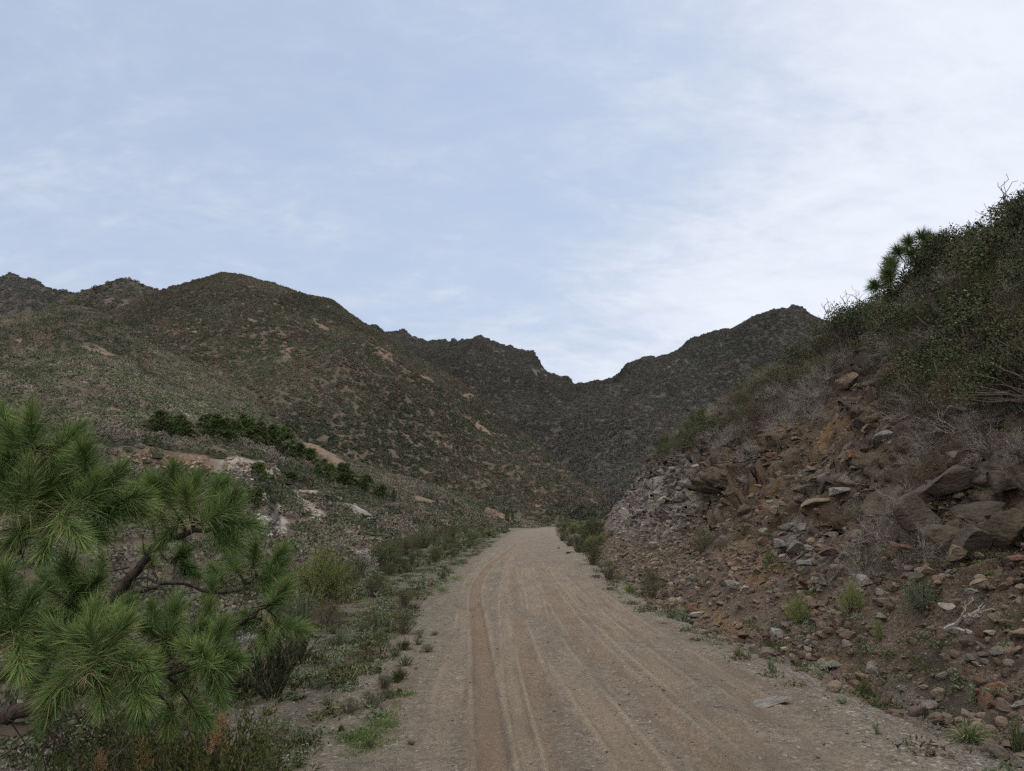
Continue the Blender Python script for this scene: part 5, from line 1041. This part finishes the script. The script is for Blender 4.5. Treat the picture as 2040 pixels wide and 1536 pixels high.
for i in range(11000):
    Y = 3.2 * (16.) ** r_.random(); e = float(sitp(Y, EDGE)); X = r_.uniform(e - 2.2, float(cY(Y)) - 2.3) if i % 3 else float(sitp(Y, BASE)) + r_.uniform(-1.2, 4)
    if fbm(np.array([X * 1.1]), np.array([Y * 1.1]), 3, 46)[0] > -.35 + 1.1 * r_.random(): pts.append((X, Y, r_.integers(0, 5), r_.uniform(.5, 1.6)))
A = np.array(pts); n = len(A); P = np.stack([A[:, 0], A[:, 1], H(A[:, 0], A[:, 1]) - .005], 1)
scatter('ground_cover', hb, P, np.stack([r_.normal(0, .15, n), r_.normal(0, .15, n), r_.random(n) * 6.28], 1), np.repeat(A[:, 3:4], 3, 1), A[:, 2], 'tiny grey green herbs scattered over the shoulders and the foot of the bank', 'ground cover')
# dead grey brush hanging on the bank, too tangled to count
bb = protos('brush_kinds', [twigs(900 + i, .8, .7, 12, 3, .006, .25).mesh('twigs', M['greytwig' if i % 2 else 'browntwig']) for i in range(3)])
pts = []
for i in range(5200):
    Y = 7.5 * (11.) ** r_.random(); b, c = float(sitp(Y, BASE)), float(sitp(Y, CREST)); t = r_.uniform(.15, 1.2); X = b + (c - b) * t; P = np.array([X, Y, Hs(X, Y)]); px, py = proj(P)
    lim = np.interp(px, [1190, 1300, 1400, 1500, 1600, 1690, 1705, 1750, 1790, 1830, 1900, 2150], [1010, 925, 905, 930, 880, 760, 690, 680, 800, 965, 930, 930])
    if py < lim - 5 or (1640 < px < 1880 and 1000 < py < 1210 and r_.random() < .42) or (r_.random() < .04): pts.append((P[0], P[1], P[2] + (r_.uniform(.2, .8) if t > .5 and r_.random() < .6 else 0), r_.integers(0, 3), r_.uniform(.35, .95)))
A = np.array(pts[:4200]); n = len(A); print('brush', n)
scatter('dead_brush', bb, A[:, :3], np.stack([r_.normal(0, .5, n), r_.normal(-.3, .4, n), r_.random(n) * 6.28], 1), np.repeat(A[:, 4:5], 3, 1), A[:, 3], 'tangle of grey dead brush under and between the thicket shrubs', 'dead brush')
# ------------------------------------------------------------------ sky, sun, render settings
SUN_EL, SUN_AZ = 48, 40      # degrees; azimuth clockwise from the view direction (+Y)
sd = bpy.data.lights.new('sun', 'SUN'); sd.energy = 1.5; sd.angle = R(28); sd.color = (1, .95, .88)
so = bpy.data.objects.new('sun', sd); C.objects.link(so)
sv = Vector((math.sin(R(SUN_AZ)) * math.cos(R(SUN_EL)), math.cos(R(SUN_AZ)) * math.cos(R(SUN_EL)), math.sin(R(SUN_EL))))
so.rotation_euler = sv.to_track_quat('Z', 'Y').to_euler(); so.location = (0, 0, 60)
w = bpy.data.worlds.new('World'); scene.world = w; w.use_nodes = True
nt = w.node_tree; N = nt.nodes; L = nt.links; bg = N['Background']
sky = N.new('ShaderNodeTexSky'); sky.sky_type = 'NISHITA'; sky.sun_disc = False
sky.sun_elevation = R(SUN_EL); sky.sun_rotation = R(SUN_AZ); sky.air_density = 1.2; sky.dust_density = .6; sky.ozone_density = 1.5
def wn(ty, **k):
    n = N.new(ty)
    for a, b in k.items(): setattr(n, a, b)
    return n
def wput(s, v):
    if isinstance(v, bpy.types.NodeSocket): L.new(v, s)
    elif isinstance(v, tuple) and s.type == 'RGBA': s.default_value = (*v, 1)
    else: s.default_value = v
def wm(op, a, b=0., clamp=False):
    n = wn('ShaderNodeMath', operation=op, use_clamp=clamp); wput(n.inputs[0], a); wput(n.inputs[1], b); return n.outputs[0]
def wr(f, a, b, c=0., d=1.):
    n = wn('ShaderNodeMapRange', interpolation_type='SMOOTHSTEP'); wput(n.inputs[0], f)
    for i, v in enumerate((a, b, c, d)): n.inputs[i + 1].default_value = v
    return n.outputs[0]
def wmix(f, a, b):
    n = wn('ShaderNodeMix', data_type='RGBA'); wput(n.inputs[0], f); wput(n.inputs[6], a); wput(n.inputs[7], b); return n.outputs[2]
tc = wn('ShaderNodeTexCoord').outputs['Generated']
sp = wn('ShaderNodeSeparateXYZ'); L.new(tc, sp.inputs[0]); x, y, z = sp.outputs
zz = wm('ADD', wm('MAXIMUM', z, 0.), .32)
cb = wn('ShaderNodeCombineXYZ'); L.new(wm('DIVIDE', x, zz), cb.inputs[0]); L.new(wm('DIVIDE', y, zz), cb.inputs[1])
def wrot(vec, ang, sx, sy):
    m = wn('ShaderNodeMapping'); L.new(vec, m.inputs[0]); m.inputs['Rotation'].default_value = (0, 0, R(ang)); m.inputs['Scale'].default_value = (sx, sy, 1); return m.outputs[0]
def wnoise(vec, s, det=6, ro=.55, di=0):
    n = wn('ShaderNodeTexNoise'); L.new(vec, n.inputs[0]); n.inputs['Scale'].default_value = s; n.inputs['Detail'].default_value = det; n.inputs['Roughness'].default_value = ro; n.inputs['Distortion'].default_value = di; return n.outputs['Fac']
cv = cb.outputs[0]
a1 = wnoise(wrot(cv, 55, .7, 1.2), 1.3, 7, .58, .5)
a2 = wnoise(wrot(cv, -62, 1., 1.8), 2.6, 8, .62, .9)
a3 = wnoise(wrot(cv, -20, 1, 1.4), 19, 5, .6, .3)
a4 = wnoise(wrot(cv, 60, 1, 2.0), 7, 6, .6, .6)
right = wr(wm('SUBTRACT', x, wm('MULTIPLY', z, .15)), -.08, .42)
low = wr(z, .08, .50, 1, 0)
dens = wm('ADD', wm('MULTIPLY', a1, .62), wm('MULTIPLY', a2, .50))
dens = wm('ADD', dens, wm('MULTIPLY', wm('SUBTRACT', a3, .5), .20))
dens = wm('ADD', dens, wm('MULTIPLY', wm('SUBTRACT', a4, .5), .30))
dens = wm('ADD', dens, wm('MULTIPLY', right, .50))
dens = wm('ADD', dens, wm('MULTIPLY', low, .22))
cov = wr(dens, .42, .98, .30, .98)
cloud = wmix(wr(dens, .6, 1.2), (4.1, 4.6, 5.6), (6.0, 6.35, 7.0))
back = wr(wm('SUBTRACT', wm('MULTIPLY', z, 1.1), y), -.02, .8)   # unseen overcast overhead and behind, made extra bright to light the land
cov = wm('MAXIMUM', cov, back)
cloud = wmix(back, cloud, (16.5, 16., 15.2))
blue = wmix(.6, sky.outputs[0], (3.0, 3.75, 5.0))
col = wmix(cov, blue, cloud)
L.new(col, bg.inputs[0]); bg.inputs[1].default_value = .12
scene.view_settings.view_transform = 'Standard'; scene.view_settings.look = 'None'; scene.view_settings.gamma = 1; scene.view_settings.exposure = .26
scene.render.engine = 'CYCLES'
cy = scene.cycles; cy.max_bounces = 4; cy.diffuse_bounces = 2; cy.glossy_bounces = 1; cy.transmission_bounces = 2; cy.volume_bounces = 0; cy.transparent_max_bounces = 6

cy.use_denoising = False; cy.pixel_filter_type = 'BLACKMAN_HARRIS'; cy.filter_width = 1.35
